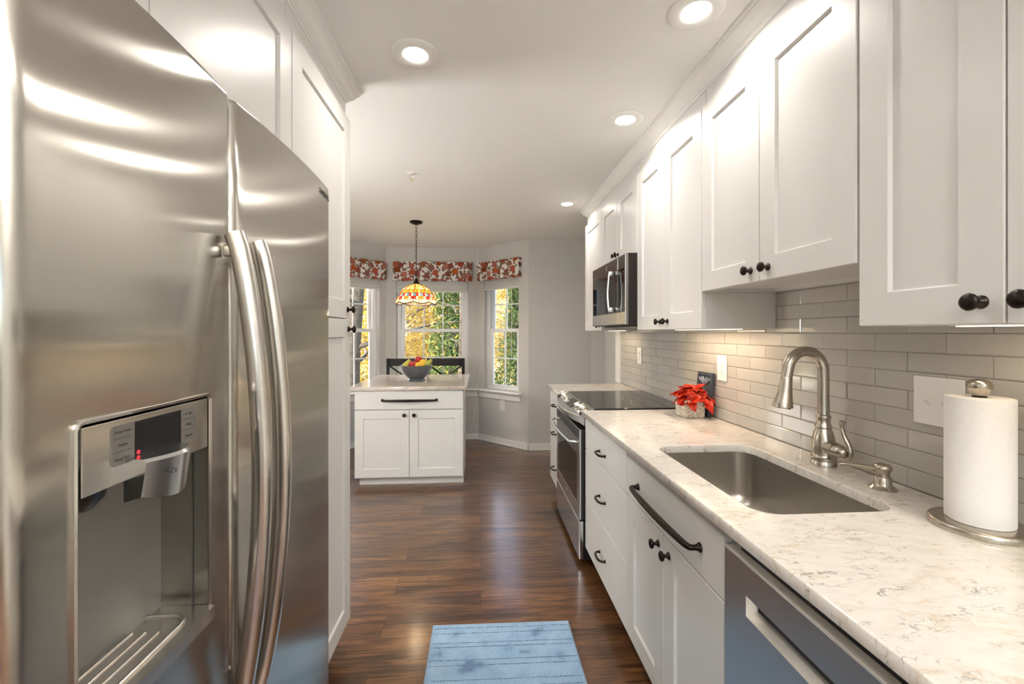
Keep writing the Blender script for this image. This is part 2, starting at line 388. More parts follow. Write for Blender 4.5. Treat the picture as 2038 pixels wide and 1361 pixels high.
def wall(name, boxes, label, mat=None):
    b = B()
    for bx in boxes: b.box(*bx)
    return struct(b.build(name, mat or M['wall']), label, 'wall')
wr = wall('wall_right', [(XW+.006, 1.42, -3.2, 3.93, 0, H)], 'grey wall behind the sink counter and range')
wall('wall_alcove', [(1.405, 1.55, 3.93, 4.9, 0, H), (1.257, 1.55, 4.88, YR+.0, 0, H)], 'short grey recessed wall beyond the range counter')
wall('wall_left', [(-1.36, -1.22, -3.2, 1.96, 0, H)], 'wall behind the refrigerator and pantry')
wall('wall_breakfast', [(-2.08, -1.95, 1.98, YR, 0, H), (-2.08, -1.23, 1.86, 1.975, 0, H)], 'grey side wall of the breakfast nook')
wall('wall_back', [(cornR, 1.55, YR, YR+.12, 0, H)], 'plain grey back wall between bay and range')
wall('wall_back_left', [(-2.08, cornL, YR, YR+.12, 0, H)], 'grey back wall left of the bay')
# rear wall behind the camera, with an opening for the added fill window
wall('wall_rear', [(-2.1, -.85, -3.3, -3.2, 0, H), (.85, 1.55, -3.3, -3.2, 0, H), (-.85, .85, -3.3, -3.2, 0, .6), (-.85, .85, -3.3, -3.2, 2.2, H), (-2.08, -1.36, -3.2, -3.05, 0, H)], 'grey wall behind the camera with an opening for the added fill window')

def local_wall(name, A, Bp, u0, u1, z0, z1, label, thick=.15):
    """wall from A to Bp (left to right seen from the room) with an opening; local x along the wall, +y outward"""
    A = Vector((*A, 0)); Bp = Vector((*Bp, 0)); Lw = (Bp-A).length; ang = math.atan2(Bp.y-A.y, Bp.x-A.x)
    b = B()
    e = thick*math.tan(math.radians(22.5))
    b.prism([(0, 0), (u0, 0), (u0, thick), (-e, thick)], 0, H)
    b.prism([(u1, 0), (Lw, 0), (Lw+e, thick), (u1, thick)], 0, H)
    b.box(u0, u1, 0, thick, 0, z0); b.box(u0, u1, 0, thick, z1, H)
    o = b.build(name, M['wall']); o.location = A; o.rotation_euler = (0, 0, ang)
    struct(o, label, 'wall'); return o, Lw, ang, A
ZS, ZT = .655, 2.10
walls = {}
walls['b'] = local_wall('wall_bay_back', (bayL, YB), (bayR, YB), .13, 1.04, ZS, ZT, 'centre wall of the bay behind the chairs')
walls['r'] = local_wall('wall_bay_right', (bayR, YB), (cornR, YR), .091, .668, ZS, ZT, 'right angled wall of the bay')
walls['l'] = local_wall('wall_bay_left', (cornL, YR), (bayL, YB), .151, .728, ZS, ZT, 'left angled wall of the bay')

def window(name, key, u0, u1, ncol, label):
    wo_, Lw, ang, A = walls[key]
    t = bpy.data.objects.new(name, None); COL.objects.link(t); t.location = A; t.rotation_euler = (0, 0, ang); struct(t, label, 'window')
    b = B(); f = .035
    for (a0, a1, c0, c1) in ((u0, u0+f, ZS, ZT), (u1-f, u1, ZS, ZT), (u0+f, u1-f, ZT-f, ZT), (u0+f, u1-f, ZS, ZS+f)):
        b.box(a0, a1, .055, .15, c0, c1, .004)
    for s0 in (u0+f, u1-f-.012): b.box(s0, s0+.012, .068, .085, ZS+f, ZT-f)
    b.build('frame', M['vinyl'], t)
    def sash(nme, y0, z0, z1, br, tr):
        b = B(); st = .05; a0, a1 = u0+f+.006, u1-f-.006
        b.box(a0, a0+st, y0, y0+.028, z0, z1, .004); b.box(a1-st, a1, y0, y0+.028, z0, z1, .004)
        b.box(a0+st, a1-st, y0, y0+.028, z0, z0+br, .004); b.box(a0+st, a1-st, y0, y0+.028, z1-tr, z1, .004)
        gx0, gx1, gz0, gz1 = a0+st, a1-st, z0+br, z1-tr
        for i in range(1, ncol):
            x = gx0+(gx1-gx0)*i/ncol; b.box(x-.008, x+.008, y0+.008, y0+.018, gz0, gz1)
        zm = (gz0+gz1)/2; b.box(gx0, gx1, y0+.0085, y0+.0175, zm-.008, zm+.008)
        s_ = b.build(nme, M['vinyl'], t)
        g = B().box(gx0-.004, gx1+.004, y0+.0115, y0+.0145, gz0-.004, gz1+.004).build('glass_pane', M['glass'], s_)
        return s_
    sash('upper_sash', .105, 1.375, ZT-f, .042, .04)
    sash('lower_sash', .074, ZS+f-.02, 1.418, .048, .042)
    return t
window('window_1', 'b', .13, 1.04, 3, 'middle bay window with white grid, behind the stools')
window('window_2', 'r', .091, .668, 2, 'right bay window with white grid, above the outlet')
window('window_3', 'l', .151, .728, 2, 'left bay window with white grid, beside the pantry')
# unseen rear window, added to let in daylight as fill
t = bpy.data.objects.new('window_fill', None); COL.objects.link(t); t.location = (0, -3.25, 0); struct(t, 'wide window added for fill light, unseen behind the camera', 'window')
b = B()
for x in (-.85, -.03, .79): b.box(x, x+.06, -.03, .03, .6, 2.2)
b.box(-.85, .85, -.029, .029, .6, .66); b.box(-.85, .85, -.029, .029, 2.14, 2.2); b.build('frame', M['vinyl'], t)
B().box(-.8, .8, -.004, .004, .65, 2.15).build('glass_pane', M['glass'], t)

# sills, chair rail, baseboards
def along(key, prof_boxes, name, label, cat, mat=M['trim']):
    wo_, Lw, ang, A = walls[key]
    b = B()
    for bx in prof_boxes(Lw): b.box(*bx)
    o = b.build(name, mat); o.location = A; o.rotation_euler = (0, 0, ang); return struct(o, label, cat)
for i, (k, s0, s1, lb) in enumerate((('b', -.02, 1.19, 'back'), ('r', -.02, .73, 'right'), ('l', .09, .83, 'left'))):
    along(k, lambda Lw: [(s0+.02, s1-.02, -.055, .06, .632, .654, .006), (s0+.03, s1-.03, -.03, -.001, .615, .632, .004), (s0+.03, s1-.03, -.018, -.001, .55, .615, .004)],
          'trim_%d' % (i+1), 'white window sill with apron on the %s bay wall' % lb, 'window sill')
for k, lb in (('b', 'back'), ('r', 'right'), ('l', 'left')):
    along(k, lambda Lw: [(0.004, Lw-.002, -.014, -.001, 0, .075, .003), (0.006, Lw-.004, -.022, -.014, 0, .018, .004)], 'baseboard_bay_'+lb, 'white baseboard under the %s bay window' % lb, 'baseboard')
o = B().box(cornR, 1.256, YR-.014, YR-.001, 0, .075, .003).box(cornR, 1.256, YR-.022, YR-.014, 0, .018, .004).build('baseboard_back', M['trim']); struct(o, 'white baseboard along the back wall', 'baseboard')
o = B().box(-1.949, -1.935, 1.99, YR, 0, .075, .003).build('baseboard_left', M['trim']); struct(o, 'white baseboard of the breakfast nook side wall', 'baseboard')
o = B().box(XW-.012, XW+.0055, 3.806, 3.93, CT+.001, H-.001, .002).build('trim_4', M['trim']); struct(o, 'white vertical trim ending the tiled wall', 'trim')

# tiles: individual bevelled tiles in one mesh on the right wall
def tiles():
    b = B(); RH = .0563; TL = .2135; g = .0019
    for k in range(0, 12):
        z0 = CT+k*RH+g; z1 = CT+(k+1)*RH
        z1 = min(z1, 1.56)
        ph = 1.615 if k % 2 == 0 else 1.722
        n0 = math.floor((-.6-ph)/TL); n1 = math.ceil((3.81-ph)/TL)
        for n in range(n0, n1):
            y0 = ph+n*TL+g; y1 = ph+(n+1)*TL; y1 = min(y1, 3.805)
            if y1-y0 < .01: continue
            if k >= 9 and not (y0 > .8 and y1 < 1.95) and not (y0 > 2.2 and y1 < 3.5): continue
            x = XW+random.uniform(-.0003, .0003); tl = random.uniform(-.0009, .0009); tz = random.uniform(-.0004, .0004)
            e = .0034
            def lp(d, ins):
                return [(x+d+sy*tl+sz*tz, (y0+ins if sy < 0 else y1-ins), (z0+ins if sz < 0 else z1-ins)) for sy, sz in ((-1, -1), (1, -1), (1, 1), (-1, 1))]
            b.loft([lp(.006, 0), lp(.0012, 0), lp(0, e)], cap0=False)
    b.build('tile_backsplash', M['tile'], wr)
    B().box(XW+.003, XW+.0058, -.6, 3.805, CT, 1.56).build('grout', M['grout'], wr)
tiles()

# ------------------------------------------------------------------ cabinet parts
def shaker_bm(w, h, st=.075, t=.02, ins=.009):
    b = B()
    def lp(i, y): return [(i, y, i), (w-i, y, i), (w-i, y, h-i), (i, y, h-i)]
    b.loft([lp(0, 0), lp(0, -t+.002), lp(.002, -t), lp(st, -t), lp(st+.004, -t+ins)]); return b
def slab_bm(w, h, t=.02):
    b = B()
    def lp(i, y): return [(i, y, i), (w-i, y, i), (w-i, y, h-i), (i, y, h-i)]
    b.loft([lp(0, 0), lp(0, -t+.002), lp(.002, -t)]); return b
def mesh_of(b, name, mat, smooth=None):
    o = b.build(name, mat, smooth=smooth); me = o.data; bpy.data.objects.remove(o); return me
KNOB = mesh_of(B().lathe([(.0125, 0), (.0125, .002), (.009, .005), (.0055, .010), (.0055, .016), (.010, .019), (.0155, .0225), (.0165, .026), (.014, .030), (.007, .0325), (0, .033)], 24, axis='-Y'), 'knob', M['bronze'], 50)
def pull_mesh(cc, rise=.028, r=.0048, fat=.0062):
    b = B(); h = cc/2
    path = smooth_path([(-h, 0, 0), (-h, -rise*.55, 0), (-h+.012, -rise*.95, 0), (-h*.4, -rise*1.12, 0), (h*.4, -rise*1.12, 0), (h-.012, -rise*.95, 0), (h, -rise*.55, 0), (h, 0, 0)], 6)
    n = len(path); rad = [r+(fat-r)*math.sin(PI*i/(n-1))**1.0 for i in range(n)]
    b.tube(path, rad, 12)
    for x in (-h, h): b.lathe([(r*1.75, 0), (r*1.75, .002), (r*1.45, .005), (r*1.02, .010)], 16, (x, 0, 0), '-Y')
    return mesh_of(b, 'pull', M['bronze'], 50)
PULL = pull_mesh(.098)
def longpull_mesh(cc):
    b = B(); h = cc/2; rise = .036
    path = smooth_path([(-h, 0, 0), (-h, -rise*.5, 0), (-h+.016, -rise*.92, 0), (-h*.5, -rise*1.1, 0), (0, -rise*1.16, 0), (h*.5, -rise*1.1, 0), (h-.016, -rise*.92, 0), (h, -rise*.5, 0), (h, 0, 0)], 7)
    n = len(path); rad = [.0068+.0048*math.sin(PI*i/(n-1))**2 for i in range(n)]
    b.tube(path, rad, 16)
    for x in (-h, h): b.lathe([(.0135, 0), (.0135, .003), (.010, .006), (.0075, .016)], 20, (x, 0, 0), '-Y')
    return mesh_of(b, 'pull', M['bronze'], 50)

def wall_cab(label, Yfar, Ynear, z0, z1, doors, phi=-PI/2, X=XU+.02, depth=None, loc=None, group='white wall cabinets', soffit=2.386, body_x1=None):
    """doors: list of (x0, x1, knob_x or None, knob_z, st)"""
    w = abs(Yfar-Ynear); d = depth or (XW+.0-X-.002)
    t = thing('wall_cabinet', label, 'cabinet', loc or (X, Yfar, z0), phi, group)
    h = z1-z0
    b = B(); b.box(.0005, w-.0005, 0.0005, d, .012, soffit-z0, 0)
    b.box(.0005, .018, 0.0005, d, 0, .0125); b.box(w-.018, w-.0005, 0.0005, d, 0, .0125); b.box(.018, w-.018, .0005, .02, 0, .0125); b.box(.018, w-.018, d-.03, d, 0, .0125)
    b.build('body', M['cab'], t)
    for (x0, x1, kx, kz) in doors:
        dr = shaker_bm(x1-x0, h).build('door', M['cab'], t, loc=(x0, 0, 0))
        if kx is not None: link('knob', KNOB, dr, (kx-x0, -.02, kz))
    return t
# right run of wall cabinets, far to near
g = .0015
c = wall_cab('narrow white one-door wall cabinet at the far end of the right run, beyond the microwave', 3.785, 3.268, 1.383, 2.302, [(g, .517-g, .46, .036)])
c = wall_cab('short white two-door wall cabinet directly above the microwave', 3.267, 2.507, 1.842, 2.302, [(g, .38-g, .35, .048), (.38+g, .76-g, .41, .048)])
c = wall_cab('tall white two-door wall cabinet between the microwave and the cabinet over the sink', 2.506, 1.757, 1.383, 2.302, [(g, .3745-g, .33, .04), (.3745+g, .749-g, .4185, .04)])
c = wall_cab('shorter white two-door wall cabinet above the sink and faucet', 1.754, 1.003, 1.538, 2.302, [(g, .3755-g, .33, .04), (.3755+g, .751-g, .42, .04)])
c = wall_cab('nearest white two-door wall cabinet above the paper towel, at the right edge', .999, .401, 1.383, 2.302, [(g, .299-g, .262, .040), (.299+g, .598-g, .336, .040)])

# crown mouldings
def crown(name, X, sgn, y0, y1, label, ret):
    prof = [(0, 2.384), (.004, 2.384), (.006, 2.39), (.012, 2.392), (.012, 2.398), (.020, 2.402), (.030, 2.412), (.036, 2.426), (.046, 2.433), (.046, 2.44), (.054, 2.444), (.054, H-.0005), (-.02, H-.0005), (-.02, 2.384)]
    b = B()
    y1s = lambda p: y1+max(p[0], 0)*ret
    b.loft([[(X+sgn*p[0], y0, p[1]) for p in prof], [(X+sgn*p[0], y1s(p), p[1]) for p in prof]])
    if ret: # return along the far end
        b.loft([[(X+sgn*p[0], y1+p[0]*ret if p[0] > 0 else y1-.001, p[1]) for p in prof], [(X-sgn*.30, y1+p[0]*ret if p[0] > 0 else y1-.001, p[1]) for p in prof]])
    return struct(b.build(name, M['trim'], smooth=35), label, 'crown moulding')
crown('trim_5', .94, -1, -.5, 3.786, 'white crown moulding above the right wall cabinets', 1)
crown('trim_6', -.597, 1, -.5, 1.972, 'white crown moulding above the refrigerator and pantry', 1)

# ------------------------------------------------------------------ base cabinets (right)
XB = XD+.02; BD = XW-XB-.004
def base_body(t, w, open_top=False):
    b = B()
    if open_top:
        b.box(.001, .018, .0005, BD, .115, .884); b.box(w-.018, w-.001, .0005, BD, .115, .884); b.box(.018, w-.018, .0005, BD, .115, .133)
        b.box(.018, w-.018, BD-.012, BD, .133, .884); b.box(.018, w-.018, .0005, .02, .845, .884); b.box(.018, w-.018, .0005, .02, .133, .68)
    else: b.box(.001, w-.001, .0005, BD, .115, .884)
    b.build('body', M['cab'], t)
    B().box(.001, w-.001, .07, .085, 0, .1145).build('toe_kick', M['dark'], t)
def drawer_fronts(t, w, rows, puly):
    for (z0, z1) in rows:
        d = slab_bm(w-2*g, z1-z0).build('drawer_front', M['cab'], t, loc=(g, 0, z0))
        link('pull', PULL, d, (w/2-g, -.02, puly((z0, z1))-z0))
t = thing('base_cabinet', 'narrow white three-drawer base cabinet on the far side of the range', 'cabinet', (XB, 3.785, 0), -PI/2, 'white base cabinets')
base_body(t, .51); drawer_fronts(t, .51, [(.694, .868), (.406, .690), (.115, .402)], lambda r: r[1]-.10 if r[1] > .8 else r[1]-.148)
t = thing('base_cabinet', 'white three-drawer base cabinet between the range and the sink cabinet', 'cabinet', (XB, 2.503, 0), -PI/2, 'white base cabinets')
base_body(t, .724); drawer_fronts(t, .724, [(.692, .868), (.406, .688), (.115, .402)], lambda r: r[1]-.108 if r[1] > .8 else r[1]-.158)
t = thing('base_cabinet', 'white two-door sink base cabinet with one long dark handle, under the sink', 'cabinet', (XB, 1.777, 0), -PI/2, 'white base cabinets')
W = .728
base_body(t, W, True)
d = slab_bm(W-2*g, .16).build('drawer_front', M['cab'], t, loc=(g, 0, .692))
LONG = longpull_mesh(.475); link('pull', LONG, d, (W/2-g+.006, -.02, .077))
for (x0, x1, kx) in ((g, W/2-g, W/2-.042), (W/2+g, W-g, W/2+.042)):
    dr = shaker_bm(x1-x0, .688-.115).build('door', M['cab'], t, loc=(x0, 0, .115)); link('knob', KNOB, dr, (kx-x0, -.02, .527))
t = thing('base_cabinet', 'white base cabinet nearest the camera, past the dishwasher', 'cabinet', (XB, .436, 0), -PI/2, 'white base cabinets')
base_body(t, .8); [shaker_bm(.4-2*g, .753).build('door', M['cab'], t, loc=(x, 0, .115)) for x in (g, .4+g)]

# dishwasher
t = thing('dishwasher', 'stainless dishwasher with a recessed pocket handle, under the near counter', 'dishwasher', (XB, 1.044, 0), -PI/2)
W = .604
B().box(.034, W-.004, .0005, BD, .1, .872).build('body', M['black'], t)
B().box(.004, W-.004, .06, .075, 0, .0995).build('toe_kick', M['black'], t)
b = B()
x0, x1, z0, z1 = .090, W-.090, .718, .765   # pocket
def rect(a0, a1, c0, c1, y): return [(a0, y, c0), (a1, y, c0), (a1, y, c1), (a0, y, c1)]
f = -.024
OUT = rect(.002, W-.002, .105, .838, f); IN = rect(x0, x1, z0, z1, f)
b.loft([rect(.002, W-.002, .105, .838, 0), rect(.002, W-.002, .105, .838, f+.003), rect(.004, W-.004, .107, .836, f), IN], cap0=False, cap1=False)
dwd = b.build('door', M['dwsteel'], t)
b = B(); b.loft([IN, rect(x0+.012, x1-.012, z0+.024, z1-.002, f+.045)], cap0=False, cap1=True); b.build('handle_recess', flat('recess_steel', (.60, .575, .53), .36, 1, noise=.02), dwd)
B().box(.003, W-.003, -.0235, .022, .8385, .841, .001).build('door_top_edge', flat('lit_steel_edge', (.74, .70, .62), .35), t)  # steel door edge; the light it catches is put into a pale colour

# ------------------------------------------------------------------ worktops
sinkrect = rrect(.692, 1.075, 1.034, 1.69, .065, 8)
def worktop(label, outl, mat=M['quartz'], z0=CT-.03, z1=CT, name='worktop'):
    me = curve_plate(outl, z0, z1, .003); me.materials.append(mat)
    o = link(name, me); return tag(o, label, 'countertop')
worktop('white veined quartz worktop with the sink cutout, running along the right wall', [[(.585, -.5), (XW-.001, -.5), (XW-.001, 2.498), (.585, 2.498)], sinkrect])
worktop('short white quartz worktop on the far side of the range', [[(.585, 3.276), (XW-.001, 3.276), (XW-.001, 3.803), (.585, 3.803)]])

# sink
t = thing('sink', 'undermount stainless steel sink set in the near quartz counter', 'sink', (0, 0, 0))
b = B(); zt = CT-.031
def rl(i, z, r): return [(p[0], p[1], z) for p in rrect(.688+i, 1.079-i, 1.03+i, 1.694-i, r, 8)]
b.loft([rl(-.011, zt, .07), rl(0, zt, .065), rl(.004, zt-.16, .06), rl(.012, zt-.195, .055), rl(.035, zt-.212, .04), rl(.09, zt-.217, .02)], cap0=False, cap1=True)
b.build('basin', M['sink'], t, smooth=60)
B().lathe([(.045, 0), (.045, .003), (.03, .0045), (.0, .002)], 28, (.885, 1.40, zt-.2165)).build('drain', M['chrome'], t, smooth=40)

# faucet
t = thing('faucet', 'brushed nickel gooseneck pull-down faucet behind the sink', 'faucet', (1.171, 1.409, CT))
b = B()
b.lathe([(.038, 0), (.038, .012), (.036, .015), (.0365, .021), (.0385, .023), (.0385, .028), (.035, .031), (.0335, .04), (.0345, .06), (.0335, .085), (.030, .105), (.024, .122), (.0225, .126), (.0255, .129), (.0255, .134), (.0205, .142), (.0195, .155), (.0215, .160), (.0225, .165), (.0215, .170), (.0175, .173)], 36)
b.build('base', M['nickel'], t, smooth=40)
path = [(0, 0, .168), (0, 0, .29)]
cx, cz, R = -.064, .320, .064
path += [(0, 0, .305)]
for i in range(0, 19):
    a = math.radians(i*(170/18)); path.append((cx+R*math.cos(a), 0, cz+R*math.sin(a)*1.08))
path.append((-.1335, 0, .297))
b = B().tube(path, .0172, 20); b.build('spout', M['nickel'], t, smooth=60)
hd = [(-.1328, 0, .302), (-.1335, 0, .298), (-.136, 0, .27), (-.139, 0, .245), (-.143, 0, .22), (-.146, 0, .205), (-.1465, 0, .2), (-.1465, 0, .1985)]
B().tube(hd, [.0175, .0185, .0195, .0225, .0275, .0305, .0305, .026], 24).build('spray_head', M['nickel'], t, smooth=50)
B().tube([(-.1465, 0, .1995), (-.147, 0, .1965)], [.025, .023], 24).build('nozzle', M['black'], t)
b = B(); b.tube([(0, -.015, .066), (0, -.04, .066), (0, -.052, .065), (0, -.053, .065)], [.024, .024, .023, .021], 24); b.tube([(0, -.053, .065), (0, -.056, .065), (0, -.072, .064), (0, -.086, .062), (0, -.093, .061)], [.021, .024, .022, .016, .009], 24)
b.build('valve_body', M['nickel'], t, smooth=50)
lev = smooth_path([(.004, -.070, .040), (.008, -.088, .045), (.010, -.099, .062), (.008, -.095, .09), (.004, -.083, .115), (.001, -.076, .14), (0, -.077, .158), (0, -.079, .164)], 5)
n = len(lev); rr = [(.010, .006)]*0
for i in range(n):
    u = i/(n-1); a = .010*(1-u)+.006*u if u < .75 else .006+.005*math.sin((u-.75)/.25*PI*.75)
    rr.append((a*1.0, a*.8))
B().tube(lev, rr, 16).build('handle', M['nickel'], t, smooth=60)

# soap dispenser
t = thing('soap_dispenser', 'small brushed nickel soap dispenser beside the sink', 'soap dispenser', (1.163, 1.18, CT))
B().lathe([(.0335, 0), (.0335, .003), (.029, .007), (.0225, .012), (.0205, .018), (.0205, .034), (.019, .036), (.0165, .037)], 28).build('base', M['nickel'], t, smooth=40)
b = B(); b.lathe([(.015, .036), (.0155, .046), (.019, .055), (.0225, .060), (.0215, .066), (.015, .072), (.006, .0745), (0, .075)], 28); b.tube([(0, 0, .056), (-.02, .025, .055), (-.045, .055, .054), (-.062, .075, .050), (-.064, .077, .047)], [.009, .0075, .006, .0055, .005], 12)
b.build('pump', M['nickel'], t, smooth=50)

# paper towel
tx, ty = 1.150, .925
t = thing('paper_towel_holder', 'brushed nickel paper towel holder with round knob on top', 'paper towel holder', (tx, ty, CT))
b = B(); b.lathe([(.088, 0), (.089, .003), (.089, .012), (.086, .016), (.081, .0175), (0, .0178)], 64); b.build('base', M['nickel'], t, smooth=40)
B().lathe([(.006, .0175), (.006, .303)], 12).build('rod', M['nickel'], t, smooth=40)
B().lathe([(.009, .302), (.011, .303), (.016, .314), (.0215, .324), (.0225, .331), (.020, .339), (.013, .344), (.005, .346), (0, .3465)], 32).build('finial', M['nickel'], t, smooth=60)
t = thing('paper_towel_roll', 'white quilted paper towel roll standing on the holder', 'paper towel', (tx, ty, CT+.0185))
b = B(); n = 96; lo = []
def spiral(z, k=1):
    return [((.0570+.0022*(i/n))*k*math.cos(2*PI*i/n+2.5), (.0570+.0022*(i/n))*k*math.sin(2*PI*i/n+2.5), z) for i in range(n)]
b.loft([spiral(0, .25), spiral(0, .985), spiral(.003), *[spiral(.003+.279*i/6) for i in range(1, 6)], spiral(.282), spiral(.285, .985), spiral(.285, .25), spiral(0, .25)], cap0=False, cap1=False)
b.build('sheets', M['paper'], t, smooth=50)

# ------------------------------------------------------------------ outlets and switch plates (faces -X, local -Y out)
def duplex(label, loc, phi, w=.088, h=.131, grp='white electrical outlets'):
    t = thing('outlet', label, 'outlet', loc, phi, grp)
    b = B(); b.box(-w/2, w/2, -.006, 0, -h/2, h/2, .003); b.build('cover_plate', M['plate'], t)
    for s in (-1, 1):
        r = B(); r.prism(rrect(-.017, .017, s*.02-.0145, s*.02+.0145, .010), -.0085, -.0055, 'XZ'); r = r.build('receptacle', M['plate'], t)
        q = B(); q.box(-.008, -.006, -.0089, -.0084, s*.02-.002, s*.02+.007); q.box(.006, .008, -.0089, -.0084, s*.02-.002, s*.02+.006); q.lathe([(.0022, .0084), (.0022, .0089)], 10, (0, 0, s*.02-.007), '-Y'); q.build('slots', M['ink'], r)
    B().lathe([(.003, .006), (.0025, .0072)], 12, (0, 0, 0), '-Y').build('screw', M['plate'], t)
    return t
duplex('white outlet on the tile, right of the red flowers', (XW-.0008, 2.165, 1.183), -PI/2)
duplex('white outlet on the tile above the far side of the range', (XW-.0008, 3.335, 1.184), -PI/2)
wo_, Lw, ang, A = walls['r']
pt = A+Vector((math.cos(ang), math.sin(ang), 0))*.418
duplex('white outlet low on the wall under the right bay window', (pt.x-.0008*math.cos(ang+PI/2), pt.y-.0008*math.sin(ang+PI/2), .48), ang)
t = thing('switch_plate', 'white two-gang light switch plate partly behind the paper towel roll', 'light switch', (XW-.0008, 1.1, 1.177), -PI/2)
B().box(-.066, .066, -.006, 0, -.067, .067, .004).build('cover_plate', M['plate'], t)
for x in (-.023, .023):
    B().box(x-.005, x+.005, -.0075, -.0055, -.012, .012, .0008).build('toggle_slot', M['plate'], t)
    b = B(); b.loft([[(x-.004, -.0075, -.006), (x+.004, -.0075, -.006), (x+.004, -.0075, .004), (x-.004, -.0075, .004)], [(x-.0035, -.018, .003), (x+.0035, -.018, .003), (x+.0035, -.018, .008), (x-.0035, -.018, .008)]]); b.build('toggle', M['plate'], t)
    for z in (-.03, .03): B().lathe([(.003, .006), (.0025, .0073)], 12, (x, 0, z), '-Y').build('screw', M['plate'], t)

# ------------------------------------------------------------------ range
t = thing('range', 'stainless slide-in electric range with black glass cooktop', 'range', (XB, 3.269, 0), -PI/2)
W = .757
BK = XW-XB-.02
B().box(.003, W-.003, .0, BK, .03, .905, .002).build('body', M['black'], t)
B().box(.02, W-.02, .05, BK-.05, 0, .0295).build('base', M['black'], t)
B().box(-.006, W+.006, .036, BK+.012, .9145, .921, .002).build('cooktop_glass', M['blackglass'], t)
# bowed control panel
def bow(u, a, c): return a-(c)*math.sin(PI*u)
n = 20; secs = []
for i in range(n+1):
    u = i/n; x = .002+u*(W-.004)
    yf = bow(u, -.052, .042)
    zf = .882-.012*math.sin(PI*u)
    secs.append([(x, .034, .919), (x, .034, .86), (x, -.0, .822), (x, yf+.022, .822), (x, yf+.006, .835), (x, yf, zf-.006), (x, yf+.004, zf)])
b = B(); b.loft(secs); b.build('control_panel', M['rsteel'], t, smooth=30)
def slope_pt(u, v):  # v 0 at glass .. 1 at front edge
    yf = bow(u, -.052, .042)+.004; zf = .882-.012*math.sin(PI*u)
    return Vector((.002+u*(W-.004), .034+(yf-.034)*v, .919+(zf-.919)*v))
def slope_n(u):
    a = slope_pt(u, 0); c_ = slope_pt(u, 1); d = (c_-a).normalized(); return Vector((0, d.z, -d.y)) if -d.y > 0 else Vector((0, -d.z, d.y))
for u in (.10, .22, .78, .90):
    p = slope_pt(u, .48); nn = slope_n(u); k = B()
    q = Vector((0, 0, 1)).rotation_difference(nn).to_matrix().to_4x4()
    tb = B(); tb.lathe([(.027, 0), (.027, .004), (.023, .007), (.0215, .026), (.019, .029), (0, .030)], 28); tb.box(-.004, .004, -.021, .021, .029, .038, .002)
    k.merge(tb.bm, Matrix.Translation(p) @ q); k.build('knob', M['chrome'], t, smooth=40)
b = B(); a0, a1 = .37, .66
b.loft([[slope_pt(a0, .15)+slope_n(.5)*.001, slope_pt(a1, .15)+slope_n(.5)*.001, slope_pt(a1, .72)+slope_n(.5)*.001, slope_pt(a0, .72)+slope_n(.5)*.001],
        [slope_pt(a0, .15)+slope_n(.5)*.0025, slope_pt(a1, .15)+slope_n(.5)*.0025, slope_pt(a1, .72)+slope_n(.5)*.0025, slope_pt(a0, .72)+slope_n(.5)*.0025]])
b.build('display', M['blackglass'], t)
for u in (.002, .965): B().box(u*W, u*W+.024, -.05, .03, .86, .9, .006).build('end_cap', M['black'], t)
# oven door
dz0, dz1 = .268, .798
b = B(); f = -.054
OUTR = lambda i, y: rect(.004+i, W-.004-i, dz0+i, dz1-i, y)
WIN = rect(.066, W-.066, .352, .640, f)
b.loft([OUTR(0, f+.012), OUTR(0, f+.004), OUTR(.004, f), WIN, rect(.070, W-.070, .356, .636, f+.004)], cap0=True, cap1=True)
dr = b.build('oven_door', M['rsteel'], t)
B().box(.005, W-.005, f+.0122, -.001, dz0+.001, dz1-.001).build('door_core', M['black'], dr)
B().box(.069, W-.069, f-.0005, f+.003, .355, .637, .001).build('oven_window', M['blackglass'], dr)
B().box(.012, W-.012, f-.0012, f+.002, .742, .797, .001).build('door_top_band', M['black'], dr)
hp = smooth_path([(.028, f, .722), (.03, f-.03, .722), (.07, f-.05, .722), (W*.5, f-.066, .722), (W-.07, f-.05, .722), (W-.03, f-.03, .722), (W-.028, f, .722)], 8)
B().tube(hp, [(.013, .010)]*len(hp), 16).build('handle', M['rsteel'], dr, smooth=60)
b = B(); b.lathe([(.014, .0005), (.014, .0016), (.0125, .002), (.0115, .0014), (0, .0014)], 24, (W/2, f, .312), '-Y'); b.build('badge', M['chrome'], dr, smooth=30)
text('lettering', 'GE', .013, M['ink'], dr, (W/2, f-.0018, .312))
b = B(); b.loft([rect(.004, W-.004, .035, .258, f+.024), rect(.004, W-.004, .035, .258, f+.006), rect(.010, W-.010, .041, .252, f)], cap0=True, cap1=True); sd = b.build('storage_drawer', M['rsteel'], t); B().box(.005, W-.005, f+.0242, -.001, .036, .257).build('drawer_core', M['black'], sd)

# ------------------------------------------------------------------ microwave
t = thing('microwave', 'dark stainless over-the-range microwave under the short wall cabinet', 'microwave', (.868, 3.262, 1.413), -PI/2)
W = .756; MH = .426
B().box(.004, W-.004, .0, XW-.868-.004, .0, MH, .002).build('body', flat('dark_brown_enamel', (.022, .019, .016), .6, spec=.2), t)
b = B(); f = -.018; xs = W*.80
b.loft([rect(.002, W-.002, .002, MH-.002, 0), rect(.002, W-.002, .002, MH-.002, f+.004), rect(.006, W-.006, .006, MH-.006, f)]); dr = b.build('door', M['slate'], t)
B().box(.0025, .0125, f-.0005, f+.01, .004, MH-.004, .002).build('edge_trim', M['rsteel'], dr)
B().box(W-.0125, W-.0025, f-.0012, f+.01, .004, MH-.004, .002).build('edge_trim', M['rsteel'], dr)
B().box(.014, W-.014, f-.0015, f+.002, .006, .078, .001).build('lower_band', M['rsteel'], dr)
B().box(.03, xs-.055, f-.0015, f+.002, .08, .342, .001).build('window_glass', M['blackglass'], dr)
